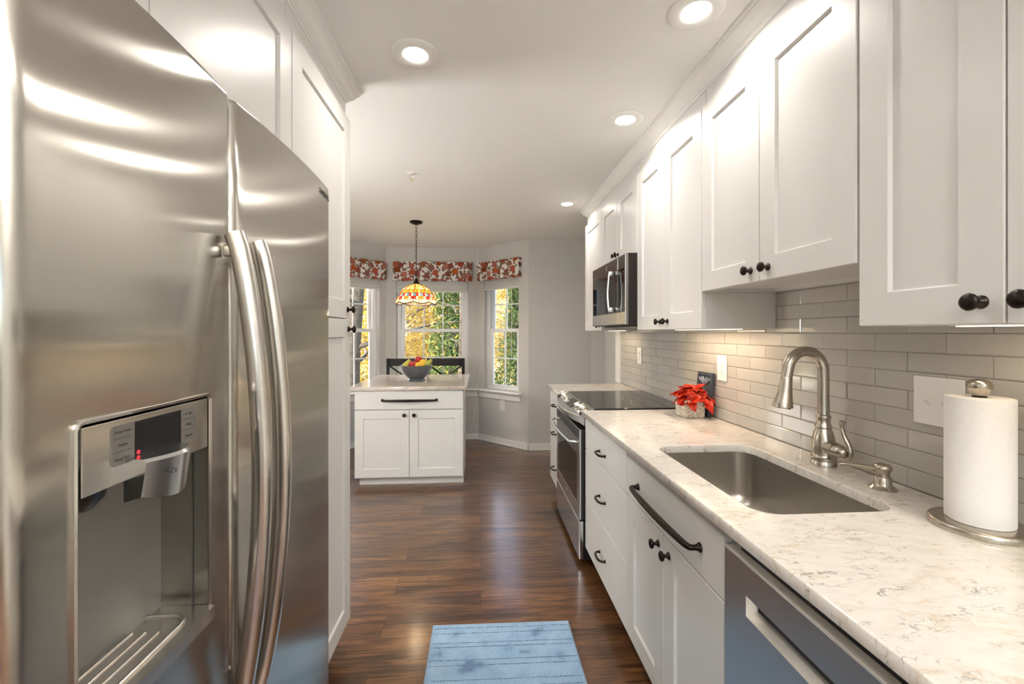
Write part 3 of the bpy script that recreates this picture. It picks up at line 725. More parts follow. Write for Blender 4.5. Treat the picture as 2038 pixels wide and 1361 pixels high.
B().box(xs-.053, W-.02, f-.0015, f+.002, .08, .342, .001).build('control_panel', M['blackglass'], dr)
B().box(xs, xs+.003, f-.002, f+.002, .006, MH-.006, 0).build('panel_seam', M['rsteel'], dr)
hx = xs-.052
hp = smooth_path([(hx, f-.032, .34), (hx, f-.037, .31), (hx, f-.044, .21), (hx, f-.037, .11), (hx, f-.032, .085)], 8)
hd = B(); hd.tube(hp, [(.009, .006)]*len(hp), 12); hd.box(hx-.009, hx+.009, f-.036, f-.001, .312, .342, .003); hd.box(hx-.009, hx+.009, f-.036, f-.001, .084, .114, .003)
hd.build('handle', M['rsteel'], dr, smooth=45)
b = B(); b.lathe([(.0165, .0003), (.0165, .0014), (.0150, .002), (.0138, .0013), (0, .0013)], 28, (.37, f, .385), '-Y'); b.build('badge', M['chrome'], dr, smooth=30)
text('lettering', 'GE', .015, M['ink'], dr, (.37, f-.0018, .385))
B().box(.05, W-.05, .06, .30, -.012, -.0003, .003).build('vent_grille', M['black'], t)

# ------------------------------------------------------------------ under-cabinet lights
def ucl(label, y0, y1, power):
    t = thing('under_cabinet_light', label, 'light', (1.12, (y0+y1)/2, 1.3948), 0, 'under-cabinet light bars')
    B().box(-.02, .02, -(y1-y0)/2, (y1-y0)/2, -.012, 0, .002).build('housing', M['plate'], t)
    B().box(-.012, .012, -(y1-y0)/2+.01, (y1-y0)/2-.01, -.0145, -.0122).build('lens', M['lens2'], t)
    ld = bpy.data.lights.new('lamp', 'AREA'); ld.shape = 'RECTANGLE'; ld.size = .02; ld.size_y = y1-y0-.03; ld.energy = power; ld.color = (1, .74, .50)
    lo = bpy.data.objects.new('lamp', ld); COL.objects.link(lo); lo.parent = t; lo.location = (0, 0, -.016)
ucl('thin light bar under the tall two-door cabinet, lighting the flowers', 1.80, 2.42, 1.3)
ucl('thin light bar under the nearest wall cabinet', .45, .95, .3)
ucl('thin light bar under the narrow far wall cabinet', 3.32, 3.72, .45)

# ------------------------------------------------------------------ left side: refrigerator
XF = -.43
t = thing('refrigerator', 'stainless side-by-side refrigerator with ice and water dispenser', 'refrigerator', (XF, .436, 0), PI/2)
WF = .868; ZB, ZTOP = .10, 1.787
B().box(.004, WF-.004, .075, .755, .02, 1.765, .004).build('cabinet_body', M['steelside'], t)
B().box(.02, WF-.02, .09, .12, 0, .0199).build('base_grille', M['black'], t)
def dprof(w, nseg=26, rr=.016, crownv=.010):
    xs = []
    for i in range(7): a = PI/2*i/6; xs.append((rr*(1-math.cos(a)), rr*(1-math.sin(a))))
    mid = [(rr+(w-2*rr)*i/nseg, 0) for i in range(1, nseg)]
    xs = xs+mid+[(w-p[0], p[1]) for p in xs[::-1]]
    return [(x, y+crownv*((2*x/w-1)**2)) for x, y in xs]
def door_panel(name, x_off, w, hole=None):
    b = B(); P_ = dprof(w)
    if hole:
        P_ = sorted(P_+[(hole[0], None), (hole[1], None)], key=lambda p: p[0])
        P_ = [(x, (.010*((2*x/w-1)**2) if y is None else y)) for x, y in P_]
    e = .012
    zs = [ZB, ZB+.004, ZTOP-e, ZTOP-.003, ZTOP] if not hole else [ZB, ZB+.004, hole[2], hole[3], ZTOP-e, ZTOP-.003, ZTOP]
    offs = {ZTOP-e: 0, ZTOP-.003: .003, ZTOP: .010}
    vs = [[b.bm.verts.new((x_off+x, y+offs.get(z, 0), z)) for x, y in P_] for z in zs]
    for j in range(len(zs)-1):
        for i in range(len(P_)-1):
            xm = (P_[i][0]+P_[i+1][0])/2; zm = (zs[j]+zs[j+1])/2
            if hole and hole[0] < xm < hole[1] and hole[2] < zm < hole[3]: continue
            b.bm.faces.new((vs[j][i], vs[j][i+1], vs[j+1][i+1], vs[j+1][i]))
    yb = .072
    bk = [[b.bm.verts.new((x_off+x, yb, z)) for x in (0, w)] for z in zs]
    for j in range(len(zs)-1):
        b.bm.faces.new((vs[j][0], vs[j+1][0], bk[j+1][0], bk[j][0])); b.bm.faces.new((vs[j][-1], bk[j][1], bk[j+1][1], vs[j+1][-1]))
    b.bm.faces.new(vs[-1]+[bk[-1][1], bk[-1][0]]); b.bm.faces.new(vs[0][::-1]+[bk[0][0], bk[0][1]])
    return b.build(name, M['steel'], t, smooth=40)
wl = .366
hx0, hx1, hz0, hz1 = .062, .290, .912, 1.268
fd = door_panel('freezer_door', 0, wl, (hx0, hx1, hz0, hz1))
rd = door_panel('fridge_door', wl+.006, WF-wl-.006)
B().box(wl-.004, wl+.010, .030, .074, ZB+.01, ZTOP-.02).build('door_gasket', M['black'], t)
yfr = .0025
# dispenser: fascia, cavity, tray, lever
b = B()
R0 = [(p[0], yfr-.0015, p[1]) for p in rrect(hx0-.004, hx1+.004, hz0-.004, hz1+.004, .012, 5)]
R1 = [(p[0], yfr-.0032, p[1]) for p in rrect(hx0-.002, hx1+.002, hz0-.002, hz1+.002, .010, 5)]
R2 = [(p[0], yfr-.0005, p[1]) for p in rrect(hx0+.002, hx1-.002, hz0+.002, hz1-.002, .008, 5)]
Rb = [(p[0], yfr+.004, p[1]) for p in rrect(hx0-.004, hx1+.004, hz0-.004, hz1+.004, .012, 5)]
b.loft([Rb, R0, R1, R2], False, False); b.build('dispenser_bezel', M['hsteel'], fd, smooth=40)
zc = 1.186
b = B(); b.box(hx0+.005, hx1-.005, yfr-.001, yfr+.02, zc, hz1-.005, .001)
fa = b.build('dispenser_fascia', M['steel'], fd)
# cavity shell open to the front
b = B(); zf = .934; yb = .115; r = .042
pts = [(hx0+.0005, .0036)] + [(hx0+r-r*math.cos(a), yb-r+r*math.sin(a)) for a in [PI/2*i/8 for i in range(9)]] + [(hx1-r+r*math.sin(a), yb-r+r*math.cos(a)) for a in [PI/2*i/8 for i in range(9)]] + [(hx1-.0005, .0036)]
b.loft([[(x, y, zf) for x, y in pts], [(x, y, zc+.03) for x, y in pts]], False, False, closed=False)
b.loft([[(x, y, zc+.03) for x, y in pts]], True, False) if False else None
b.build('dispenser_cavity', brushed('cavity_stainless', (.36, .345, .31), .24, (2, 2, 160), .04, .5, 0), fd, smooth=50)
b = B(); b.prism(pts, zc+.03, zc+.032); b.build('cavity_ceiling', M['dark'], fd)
B().box(hx1-.0022, hx1-.0008, .026, .0275, zf, zc).build('cavity_seam', M['ink'], fd)
b = B(); b.prism([(hx0+.002, -.008)]+pts[1:-1]+[(hx1-.002, -.008)], .914, zf)
tray = b.build('drip_tray', M['hsteel'], fd, smooth=30)
b = B()
ring = rrect(hx0+.02, hx1-.028, .012, .092, .026, 6)
b.tube([(p[0], p[1], zf+.001) for p in ring]+[(ring[0][0], ring[0][1], zf+.001)], .004, 8)
for k in range(3): b.tube([(hx0+.055, .034+.018*k, zf+.0005), (hx1-.065, .034+.018*k, zf+.0005)], .0022, 8)
b.build('tray_grille', M['hsteel'], tray, smooth=50)
# control pad
px0, px1 = .104, .256
pad = B().prism(rrect(px0, px1, 1.208, 1.256, .005, 4), yfr-.0018, yfr, 'XZ').build('control_pad', M['grey_pl'], fd)
B().box(.1385, .2215, yfr-.0024, yfr-.0016, 1.2095, 1.2555).build('display', flat('black_display', (.008, .008, .009), .35, spec=.25), pad)
for z in (1.240, 1.224):
    for xa, xb in ((.107, .134), (.226, .252)): B().box(xa, xb, yfr-.0021, yfr-.0017, z, z+.0006).build('button_line', M['ink'], pad)
for s_, x, z in (('Power Freeze', .1205, 1.248), ('Freezer', .1205, 1.232), ('Energy Saver', .1205, 1.2155), ('Ice Type', .239, 1.248), ('Fridge', .239, 1.232), ('Vacation', .239, 1.2155)):
    text('button_lettering', s_, .0052, M['ink'], pad, (x, yfr-.0019, z), .85)
B().lathe([(.0025, .0), (.0025, .0004)], 12, (.1435, yfr-.0024, 1.2165), '-Y').build('indicator', emit('red_indicator', (.8, .01, .02), 1.5), pad)
# lever
b = B(); sec = []
for i in range(13):
    u = i/12; x = .124+u*.084; bul = .016*math.sin(PI*u)
    sec.append([(x, yfr, 1.213), (x, yfr-.022-bul, 1.212), (x, yfr-.026-bul, 1.208), (x, yfr-.020-bul, 1.166-.010*math.sin(PI*u)), (x, yfr, 1.160)])
b.loft(sec); lv = b.build('dispenser_lever', M['rsteel'], fd, smooth=35)
B().box(.129, .181, yfr-.0285-.009, yfr-.026, 1.190, 1.2085, .001) if False else None
text('lever_lettering', 'ICE', .008, M['ink'], lv, (.150, yfr-.0405, 1.190))
b = B(); b.tube([(.118, .045, zc+.02), (.118, .05, zc-.012), (.118, .055, zc-.02)], [.03, .026, .022], 16); b.build('ice_chute', M['black'], fd, smooth=50)
b = B(); b.box(.205-.012, .205+.012, yb-.014, yb-.002, 1.075, 1.16, .005); b.build('water_paddle', M['black'], fd) if False else None
b.bm.is_valid and b.bm.free() if False else None
B().box(.165, .20, yb-.006, yb-.001, 1.09, 1.185, .002).build('water_paddle', M['black'], fd)
st = B().box(.176, .204, yb-.0018, yb-.0004, 1.058, 1.082).build('sticker', flat('teal_sticker', (.02, .28, .33), .5, noise=.35, nscale=90), fd)
# handles
def fh(name, x, parent):
    zt_, zb_ = 1.535, .705
    pth = []
    for i in range(33):
        u = i/32; z = zt_+(zb_-zt_)*u; s_ = math.sin(PI*u)**.75
        pth.append((x, -.0125-.0455*s_, z))
    rad = [(.0165, .0125)]*33
    b = B(); b.tube(pth, rad, 18)
    for z in (zt_-.03, zb_+.03): b.box(x-.006, x+.006, -.016, .004, z-.010, z+.010, .003)
    return b.build(name, M['hsteel'], parent, smooth=50)
fh('handle', .334, fd); fh('handle', .411, rd)
text('lettering', 'SAMSUNG', .021, flat('grey_lettering', (.10, .10, .10), .5, spec=.2), rd, (WF-.056, .0052, 1.7515), .95).rotation_euler = (0, 0, .062)

# ------------------------------------------------------------------ left cabinets
XL = -.597
def left_cab(name, label, Y0, w, z0, ztop, fronts):
    t = thing(name, label, 'cabinet', (XL, Y0, z0), PI/2)
    B().box(.0005, w-.0005, .0005, .62, 0, 2.386-z0).build('body', M['cab'], t)
    for (x0, x1, a0, a1, kx, kz) in fronts:
        dr = shaker_bm(x1-x0, a1-a0).build('door', M['cab'], t, loc=(x0, 0, a0-z0))
        if kx is not None: link('knob', KNOB, dr, (kx-x0, -.02, kz-a0))
    return t
left_cab('wall_cabinet', 'white cabinet above the refrigerator, under the left crown moulding', .232, 1.143, 1.82, 2.302, [(g, .5715-g, 1.825, 2.302, .53, 1.87), (.5715+g, 1.143-g, 1.825, 2.302, .61, 1.87)])
pc = left_cab('pantry_cabinet', 'tall white two-door pantry cabinet on the far side of the refrigerator', 1.377, .594, .105, 2.302, [(g, .594-g, 1.428, 2.302, .555, 1.467), (g, .594-g, .109, 1.424, .565, 1.382)])
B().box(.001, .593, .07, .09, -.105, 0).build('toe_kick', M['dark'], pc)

# ------------------------------------------------------------------ island
YI = 3.955
t = thing('island_cabinet', 'white island cabinet with one drawer and two doors, in front of the bay', 'cabinet', (-1.117, YI, 0), 0)
W = .960; ZI = .851
B().box(0, W, 0.0005, .58, .075, ZI, .001).build('body', M['cab'], t)
B().box(.03, W-.002, .04, .575, 0, .0748).build('toe_kick', M['cab'], t)
d = slab_bm(W-.004, .165).build('drawer_front', M['cab'], t, loc=(.002, 0, .683))
IP = longpull_mesh(.475); link('pull', IP, d, (W/2, -.02, .082))
for (x0, x1, kx) in ((.002, W/2-.002, W/2-.043), (W/2+.002, W-.002, W/2+.043)):
    dr = shaker_bm(x1-x0, .598).build('door', M['cab'], t, loc=(x0, 0, .077)); link('knob', KNOB, dr, (kx-x0, -.02, .556))
me = curve_plate([[(-1.165, 3.915), (-.128, 3.915), (-.128, 5.055), (-1.165, 5.055)]], ZI+.001, .887, .003); me.materials.append(quartz_mat('veined_beige_quartz', (.70, .63, .57)))
tag(link('worktop', me), 'veined quartz island top carrying the fruit bowl', 'countertop')

# bowl and fruit
ZI = .8875; bx, by = -.645, 4.42
t = thing('fruit_bowl', 'dark grey ceramic footed bowl holding fruit on the island', 'bowl', (bx, by, ZI))
B().lathe([(.085, 0), (.088, .004), (.080, .014), (.074, .022), (.095, .038), (.125, .07), (.148, .11), (.160, .145), (.163, .152), (.160, .154), (.154, .150), (.142, .115), (.118, .075), (.085, .045), (0, .038)], 48).build('bowl', flat('slate_glaze', (.085, .095, .11), .22, noise=.12, nscale=60), t, smooth=40)
def skin(name, cols, sc=14):
    m, nt, b = nm(name); b.inputs['Roughness'].default_value = .42; b.inputs['Specular IOR Level'].default_value = .35
    tc = N(nt, 'ShaderNodeTexCoord'); z = N(nt, 'ShaderNodeTexNoise'); setin(z, Scale=float(sc), Detail=4.0); L(nt, tc.outputs['Object'], z.inputs['Vector'])
    r = ramp(nt, [(.3, cols[0]), (.7, cols[1])]); L(nt, z.outputs['Fac'], r.inputs[0]); L(nt, r.outputs[0], b.inputs['Base Color']); return m
red = skin('red_apple_skin', ((.32, .012, .02), (.55, .05, .04))); pgr = skin('pear_skin', ((.45, .42, .05), (.62, .50, .06))); yel = skin('yellow_skin', ((.75, .42, .03), (.80, .58, .07))); grn = skin('green_skin', ((.38, .42, .08), (.55, .55, .14)))
APPLE = [(0.004, .062), (.012, .067), (.026, .069), (.037, .060), (.041, .045), (.039, .028), (.030, .010), (.018, .002), (.006, .004)]
PEAR = [(.004, .108), (.010, .109), (.016, .102), (.019, .090), (.024, .074), (.034, .055), (.040, .038), (.038, .02), (.027, .006), (.010, .001)]
def fruit(name, prof, mat, label, cat, loc, rot=(0, 0, 0), s=1):
    t = thing(name, label, cat, loc); t.rotation_euler = rot; t.scale = (s, s, s); t['group'] = 'fruit in the bowl'
    B().lathe(prof[::-1], 24).build('flesh', mat, t, smooth=70)
    top = max(p[1] for p in prof); B().tube([(0, 0, top-.008), (.002, 0, top+.008), (.005, .002, top+.018)], [.0022, .0018, .0024], 8).build('stem', M['bark'], t, smooth=60)
zb = ZI+.105
fruit('pear', PEAR, pgr, 'yellow-green pear leaning at the left rim of the bowl', 'pear', (bx-.115, by-.02, zb+.01), (0, .5, 0))
fruit('apple', APPLE, red, 'large red apple at the front centre of the bowl', 'apple', (bx-.028, by-.065, zb+.012), (.25, .1, 0), 1.1)
fruit('apple', APPLE, red, 'dark red apple on top at the back of the pile', 'apple', (bx+.012, by+.022, zb+.062), (-.1, .2, 0))
fruit('lemon', [(.004, .090), (.010, .086), (.026, .075), (.036, .055), (.037, .040), (.030, .02), (.012, .006), (.004, 0)], yel, 'orange-yellow fruit right of the large red apple', 'fruit', (bx+.026, by-.035, zb+.062), (0, 1.35, .3))
fruit('pear', PEAR, grn, 'pale green pear at the right rim of the bowl', 'pear', (bx+.088, by-.02, zb+.03), (0, .75, -.3), .95)
fruit('pear', PEAR, yel, 'yellow pear lying low at the front right of the bowl', 'pear', (bx+.002, by-.104, zb+.050), (0, 1.5, .1), .85)
fruit('apple', APPLE, red, 'red apple at the back left of the bowl', 'apple', (bx-.06, by+.055, zb+.01))
fruit('apple', APPLE, grn, 'green apple at the back right of the bowl', 'apple', (bx+.06, by+.065, zb+.008))

# counter stools behind the island
def stool(label, x, y):
    t = thing('counter_stool', label, 'stool', (x, y, 0), 0, 'black stools behind the island')
    hw = .222
    B().box(-hw, hw, -.42, -.02, .60, .632, .01).build('seat', M['blackwood'], t)
    for sx in (-1, 1):
        B().box(sx*hw-(.034 if sx > 0 else 0), sx*hw+(0 if sx > 0 else .034), -.02, .014, 0, 1.066, .004).build('back_leg', M['blackwood'], t)
        B().box(sx*(hw-.02)-.017, sx*(hw-.02)+.017, -.40, -.366, 0, .5995, .004).build('front_leg', M['blackwood'], t)
    B().box(-hw+.034, hw-.034, -.018, .012, .978, 1.064, .004).build('top_rail', M['blackwood'], t)
    B().box(-hw+.034, hw-.034, -.016, .010, .68, .715, .004).build('lower_rail', M['blackwood'], t)
    for s_ in (-1, 1):
        b = B(); dx = hw-.036
        b.tube([(-s_*dx, -.003+s_*.0, .715), (0, -.003, .8465), (s_*dx, -.003, .978)], [(.012, .009)]*3, 4); b.build('cross_slat', M['blackwood'], t)
    b = B(); b.box(-hw+.03, hw-.03, -.395, -.37, .2, .23, .004); b.build('foot_rest', M['blackwood'], t)
stool('black cross-back counter stool on the left, behind the fruit bowl', -.876, 5.165)
stool('black cross-back counter stool on the right, in front of the bay window', -.412, 5.165)

# ------------------------------------------------------------------ pendant lamp
PX, PY = -.632, 4.317
t = thing('pendant_lamp', 'stained glass pendant lamp hanging on a chain above the island', 'lamp', (PX, PY, 0))
B().lathe([(.062, H-.0005), (.063, H-.006), (.058, H-.014), (.035, H-.026), (.012, H-.032), (0, H-.033)], 32).build('canopy', M['bronze'], t, smooth=40)
b = B(); z = H-.032; k = 0
while z > 1.90:
    lp = []
    for i in range(13):
        a = 2*PI*i/12; u, v = .008*math.cos(a), .019*math.sin(a)
        lp.append((u, 0, z-.017+v) if k % 2 == 0 else (0, u, z-.017+v))
    b.tube(lp, .0022, 6); z -= .030; k += 1
b.build('chain', M['bronze'], t, smooth=60)
b = B(); b.lathe([(.004, 1.905), (.012, 1.895), (.016, 1.875), (.030, 1.855), (.040, 1.842), (.036, 1.836)], 24); b.build('cap', M['bronze'], t, smooth=50)
def tif(name, c, e):
    m, nt, bb = nm(name); bb.inputs['Roughness'].default_value = .2; bb.inputs['Base Color'].default_value = (*c, 1)
    tr = N(nt, 'ShaderNodeBsdfTranslucent'); mx = N(nt, 'ShaderNodeMixShader'); mx.inputs[0].default_value = .75
    g_ = N(nt, 'ShaderNodeNewGeometry'); hs = N(nt, 'ShaderNodeHueSaturation'); hs.inputs['Color'].default_value = (*c, 1)
    mr = N(nt, 'ShaderNodeMapRange'); mr.inputs['To Min'].default_value = .75; mr.inputs['To Max'].default_value = 1.25; L(nt, g_.outputs['Random Per Island'], mr.inputs[0]); L(nt, mr.outputs[0], hs.inputs['Value'])
    L(nt, hs.outputs[0], tr.inputs[0]); L(nt, hs.outputs[0], bb.inputs['Base Color']); out = nt.nodes['Material Output']
    L(nt, bb.outputs[0], mx.inputs[1]); L(nt, tr.outputs[0], mx.inputs[2]); L(nt, mx.outputs[0], out.inputs['Surface']); return m
TM = [tif('amber_glass', (.85, .50, .14), 1), tif('orange_glass', (.85, .25, .03), 1), tif('cream_glass', (.90, .74, .50), 1), tif('red_glass', (.65, .03, .02), 1), tif('blue_glass', (.10, .25, .45), 1), tif('pale_pink_glass', (.85, .62, .50), 1), tif('yellow_glass', (.9, .65, .10), 1)]
prof = [(.034, 1.843), (.075, 1.828), (.110, 1.806), (.138, 1.778), (.160, 1.744), (.176, 1.712), (.188, 1.684), (.197, 1.660)]
NS = 48
b = B(); lead = B()
def sp(j, i):
    r, z = prof[j]
    if j == 7:
        z = z-.018*abs(math.sin(PI*i/6)); r = r+.002*abs(math.sin(PI*i/6))
    a = 2*PI*i/NS; return (r*math.cos(a), r*math.sin(a), z)
rows = {0: [0, 2, 0, 6], 1: [0, 2, 6, 0], 2: [2, 0, 0, 2], 3: [1, 1, 0, 1], 4: [4, 3, 2, 4, 3, 2], 5: [3, 2, 1, 1, 2, 3], 6: [2, 2, 5, 5, 2, 2]}
for j in range(7):
    for i in range(NS):
        b.mi = rows[j][i % len(rows[j])] if not (j < 3 and i % 6 == 0) else 1
        vv = [b.bm.verts.new(p) for p in (sp(j, i), sp(j, i+1), sp(j+1, i+1), sp(j+1, i))]
        fc = b.bm.faces.new(vv); fc.material_index = b.mi
        if j != 6 or True:
            lead.tube([sp(j, i), sp(j, i+1)], .0017 if j not in (3, 4) else .0026, 4, cap=False)
        if j >= 3 or i % 3 == 0: lead.tube([sp(j, i), sp(j+1, i)], .0017 if i % 6 else .003, 4, cap=False)
for i in range(NS): lead.tube([sp(7, i), sp(7, i+1)], .0042, 5, cap=False)
sh = b.build('shade', TM, t)
lead.build('leading', M['bronze'], sh)
b = B(); b.lathe([(.004, 1.80), (.012, 1.79), (.012, 1.765), (.018, 1.745), (.028, 1.715), (.030, 1.70), (.024, 1.68), (.010, 1.672), (0, 1.671)], 20); b.build('bulb', M['sunlens'], t, smooth=60)
ld = bpy.data.lights.new('bulb_light', 'POINT'); ld.energy = 3.2; ld.shadow_soft_size = .03; ld.color = (1, .80, .52)
lo = bpy.data.objects.new('bulb_light', ld); COL.objects.link(lo); lo.parent = t; lo.location = (0, 0, 1.66)

# ------------------------------------------------------------------ recessed lights, added fill lamps, sprinkler
def can(label, x, y, power=LAMP_W):
    t = thing('ceiling_light', label, 'ceiling light', (x, y, H), 0, 'recessed ceiling lights')
    B().lathe([(.092, -.0002), (.092, -.004), (.085, -.008), (.055, -.0085), (.047, -.004), (.047, -.0002)], 48).build('trim_ring', M['trim'], t, smooth=40)
    B().lathe([(.0465, -.0004), (.0465, -.005), (.03, -.007), (0, -.0075)], 40).build('diffuser', M['lens'], t, smooth=40)
    ld = bpy.data.lights.new('lamp', 'AREA'); ld.shape = 'DISK'; ld.size = .092; ld.energy = power; ld.color = (1, .94, .87); ld.spread = math.radians(150)
    lo = bpy.data.objects.new('lamp', ld); COL.objects.link(lo); lo.parent = t; lo.location = (0, 0, -.012)
can('round recessed ceiling light nearest the pantry, on the left', -.255, 1.72)
can('round recessed ceiling light nearest the camera, beside the right crown moulding', .725, 1.42)
can('middle recessed ceiling light beside the right crown moulding', .735, 2.17)
can('farthest recessed ceiling light, before the bay', .725, 3.62, LAMP_W*.8)
can('round recessed ceiling light added for fill behind the camera, left side', -.1, -.7, 1.2)  # this and the next two are unseen lights, added as fill
can('round recessed ceiling light added for fill behind the camera, right side', .6, -.3)
can('round recessed ceiling light added for fill at the rear of the kitchen', 0, -2.0)
def fill_torchiere(label, x, y, power):  # unseen uplight, added to bounce fill off the ceiling
    t = thing('fill_floor_lamp', label, 'lamp', (x, y, 0))
    B().lathe([(.15, 0), (.15, .015), (.03, .03), (.012, .04), (.012, 1.70), (.02, 1.72)], 32).build('stand', M['bronze'], t, smooth=40)
    B().lathe([(.02, 1.72), (.10, 1.75), (.17, 1.82), (.175, 1.82), (.10, 1.745), (.02, 1.715)], 40).build('bowl', M['trim'], t, smooth=40)
    ld = bpy.data.lights.new('bulb_light', 'AREA'); ld.shape = 'DISK'; ld.size = .25; ld.energy = power; ld.color = (1, .98, .95)
    lo = bpy.data.objects.new('bulb_light', ld); COL.objects.link(lo); lo.parent = t; lo.location = (0, 0, 1.80); lo.rotation_euler = (PI, 0, 0)
fill_torchiere('tall uplight added for fill, unseen behind the camera', .2, -1.6, 80)
t = thing('fill_shaded_lamp', 'shaded lamp added for fill in the breakfast nook, unseen behind the pantry', 'lamp', (-1.72, 2.22, 0))  # added lamp out of view, fills the nook and bay walls
B().lathe([(.15, 0), (.15, .015), (.03, .03), (.012, .04), (.012, 1.42)], 32).build('stand', M['bronze'], t, smooth=40)
B().lathe([(.20, 1.30), (.17, 1.62)], 40).build('lamp_shade', emit('fill_shade_glow', (1, .975, .94), 17), t, smooth=60)  # the whole shade glows as the added fill source
t = thing('sprinkler_head', 'small chrome fire sprinkler head on the ceiling before the pendant', 'sprinkler', (-.471, 3.0, H))
B().lathe([(.032, -.0003), (.032, -.003), (.022, -.007), (.012, -.008)], 28).build('escutcheon', M['trim'], t, smooth=40)
b = B(); b.lathe([(.009, -.008), (.009, -.022), (.006, -.024)], 16); b.tube([(.008, 0, -.022), (.013, 0, -.034), (.003, 0, -.048)], .0025, 6); b.tube([(-.008, 0, -.022), (-.013, 0, -.034), (-.003, 0, -.048)], .0025, 6); b.lathe([(.003, -.022), (.003, -.048)], 8); b.lathe([(.015, -.048), (.015, -.050)], 20)
b.build('nozzle', M['chrome'], t, smooth=40)

# ------------------------------------------------------------------ blinds and valances
def blind(key, u0, u1, zl, label, cord_u, cord_z, label2=None):
    wo_, Lw, ang, A = walls[key]
    t = thing('window_blind', label, 'blind', (A.x, A.y, 0), ang, 'raised white blinds')
    b = B(); z = zl+.016
    B().box(u0+.004, u1-.004, .004, .050, zl, zl+.015, .003).build('bottom_rail', M['trim'], t)
    while z < ZT-.045: b.box(u0+.004, u1-.004, .003, .051, z+.001, z+.0075, .001); z += .0098
    b.build('slats', M['trim'], t)
    B().box(u0+.002, u1-.002, .003, .053, ZT-.042, ZT-.002, .003).build('headrail', M['trim'], t)
    B().tube([(cord_u, .001, ZT-.05), (cord_u, -.002, cord_z+.03), (cord_u, -.002, cord_z)], .0028, 8).build('cord', M['trim'], t, smooth=60)
blind('b', .13, 1.04, 1.885, 'raised white blind in the middle bay window', .995, 1.86)
blind('r', .091, .668, 1.905, 'raised white blind in the right bay window', .56, 1.05)
blind('l', .151, .728, 1.905, 'raised white blind in the left bay window', .70, 1.30)
wo_, Lw, ang, A = walls['r']
t = B()
pp = [(.105, -.012, 1.93), (.095, -.015, 1.4), (.075, -.02, 1.0), (.045, -.066, .70), (.035, -.06, .55), (-.01, -.08, .30), (-.06, -.10, .06), (-.10, -.12, .006), (-.16, -.16, .004)]
t.tube(smooth_path(pp, 8), .0022, 8)
o = t.build('lift_cord', M['trim'], None, smooth=60); o.location = A; o.rotation_euler = (0, 0, ang); tag(o, 'long white blind cord trailing to the floor beside the right bay window', 'cord')
def valance(key, u0, u1, z0, z1, label):
    wo_, Lw, ang, A = walls[key]
    b = B(); n = 40; out = []; d = .062
    def loop(z, k):
        pts = [(u0, -.002)]
        for i in range(n+1):
            u = i/n; pts.append((u0+(u1-u0)*u, -d-.006*math.sin(u*23+k)-.004*math.sin(u*47+2*k)))
        pts.append((u1, -.002))
        inn = [(p[0]+(.004 if q == 0 else -.004 if q == len(pts)-1 else 0), p[1]+.004) for q, p in enumerate(pts)][::-1]
        inn[0] = (u1-.004, -.002); inn[-1] = (u0+.004, -.002)
        wob = lambda q: .006*math.sin(q*.8+k) if z == z0 else 0
        return [(p[0], p[1], z+wob(q)) for q, p in enumerate(pts)]+[(p[0], p[1], z+wob(len(pts)-1-q)) for q, p in enumerate(inn)]
    b.loft([loop(z0, 0), loop(z0+(z1-z0)*.35, .25), loop(z0+(z1-z0)*.7, .4), loop(z1, .5)])
    t = thing('valance', label, 'valance', (A.x, A.y, 0), ang, 'floral window valances')
    b.build('cloth', M['valance'], t, smooth=60)
    B().box(u0+.006, u1-.006, -d+.016, -.003, z1-.02, z1-.001).build('mounting_board', M['trim'], t)
valance('b', .10, 1.085, 2.02, 2.262, 'floral valance over the middle bay window')
valance('r', .03, .715, 2.022, 2.25, 'floral valance over the right bay window')
valance('l', .10, .79, 2.022, 2.25, 'floral valance over the left bay window')

# ------------------------------------------------------------------ flowers and plaque
t = thing('flower_pot', 'red artificial flowers in a square speckled stone pot by the range', 'flowers', (1.128, 2.275, CT))
b = B(); q = lambda h, z: [(-h, -h, z), (h, -h, z), (h, h, z), (-h, h, z)]
b.loft([q(.048, 0), q(.053, .003), q(.056, .09), q(.055, .093), q(.050, .093), q(.048, .082)])
def stone():
    m, nt, bb = nm('speckled_stone'); bb.inputs['Roughness'].default_value = .75
    tc = N(nt, 'ShaderNodeTexCoord'); v = N(nt, 'ShaderNodeTexVoronoi'); v.inputs['Scale'].default_value = 75; L(nt, tc.outputs['Object'], v.inputs['Vector'])
    r = ramp(nt, [(0, (.20, .14, .09)), (.25, (.45, .38, .29)), (.6, (.62, .57, .48)), (1, (.75, .72, .66))]); L(nt, v.outputs['Distance'], r.inputs[0]); L(nt, r.outputs[0], bb.inputs['Base Color']); bump(nt, bb, v.outputs['Distance'], .6, .004); return m
b.build('pot', stone(), t)
PET = skin('red_petal', ((.34, .003, .003), (.60, .042, .008)), 30); PETI = PET
def petal(b, base, az, el, ln, wd, curl):
    n, m = 8, 5; rows_ = []
    Rz = Matrix.Rotation(az, 3, 'Z')
    for i in range(n+1):
        u = i/n; e = el-curl*u; 
        if i == 0: px, pz = 0, 0
        else: px += ln/n*math.cos(e); pz += ln/n*math.sin(e)
        w = wd*math.sin(PI*min(1, .12+u*.88)**.85)**.8 if i < n else .002
        rows_.append([Vector(base)+Rz @ Vector((px, (j/m-.5)*2*w, pz+.25*w*abs((j/m-.5)*2)**2+.004*math.sin(j*2.1+i))) for j in range(m+1)])
    b.loft(rows_, False, False, closed=False)
rnd = random.Random(4)
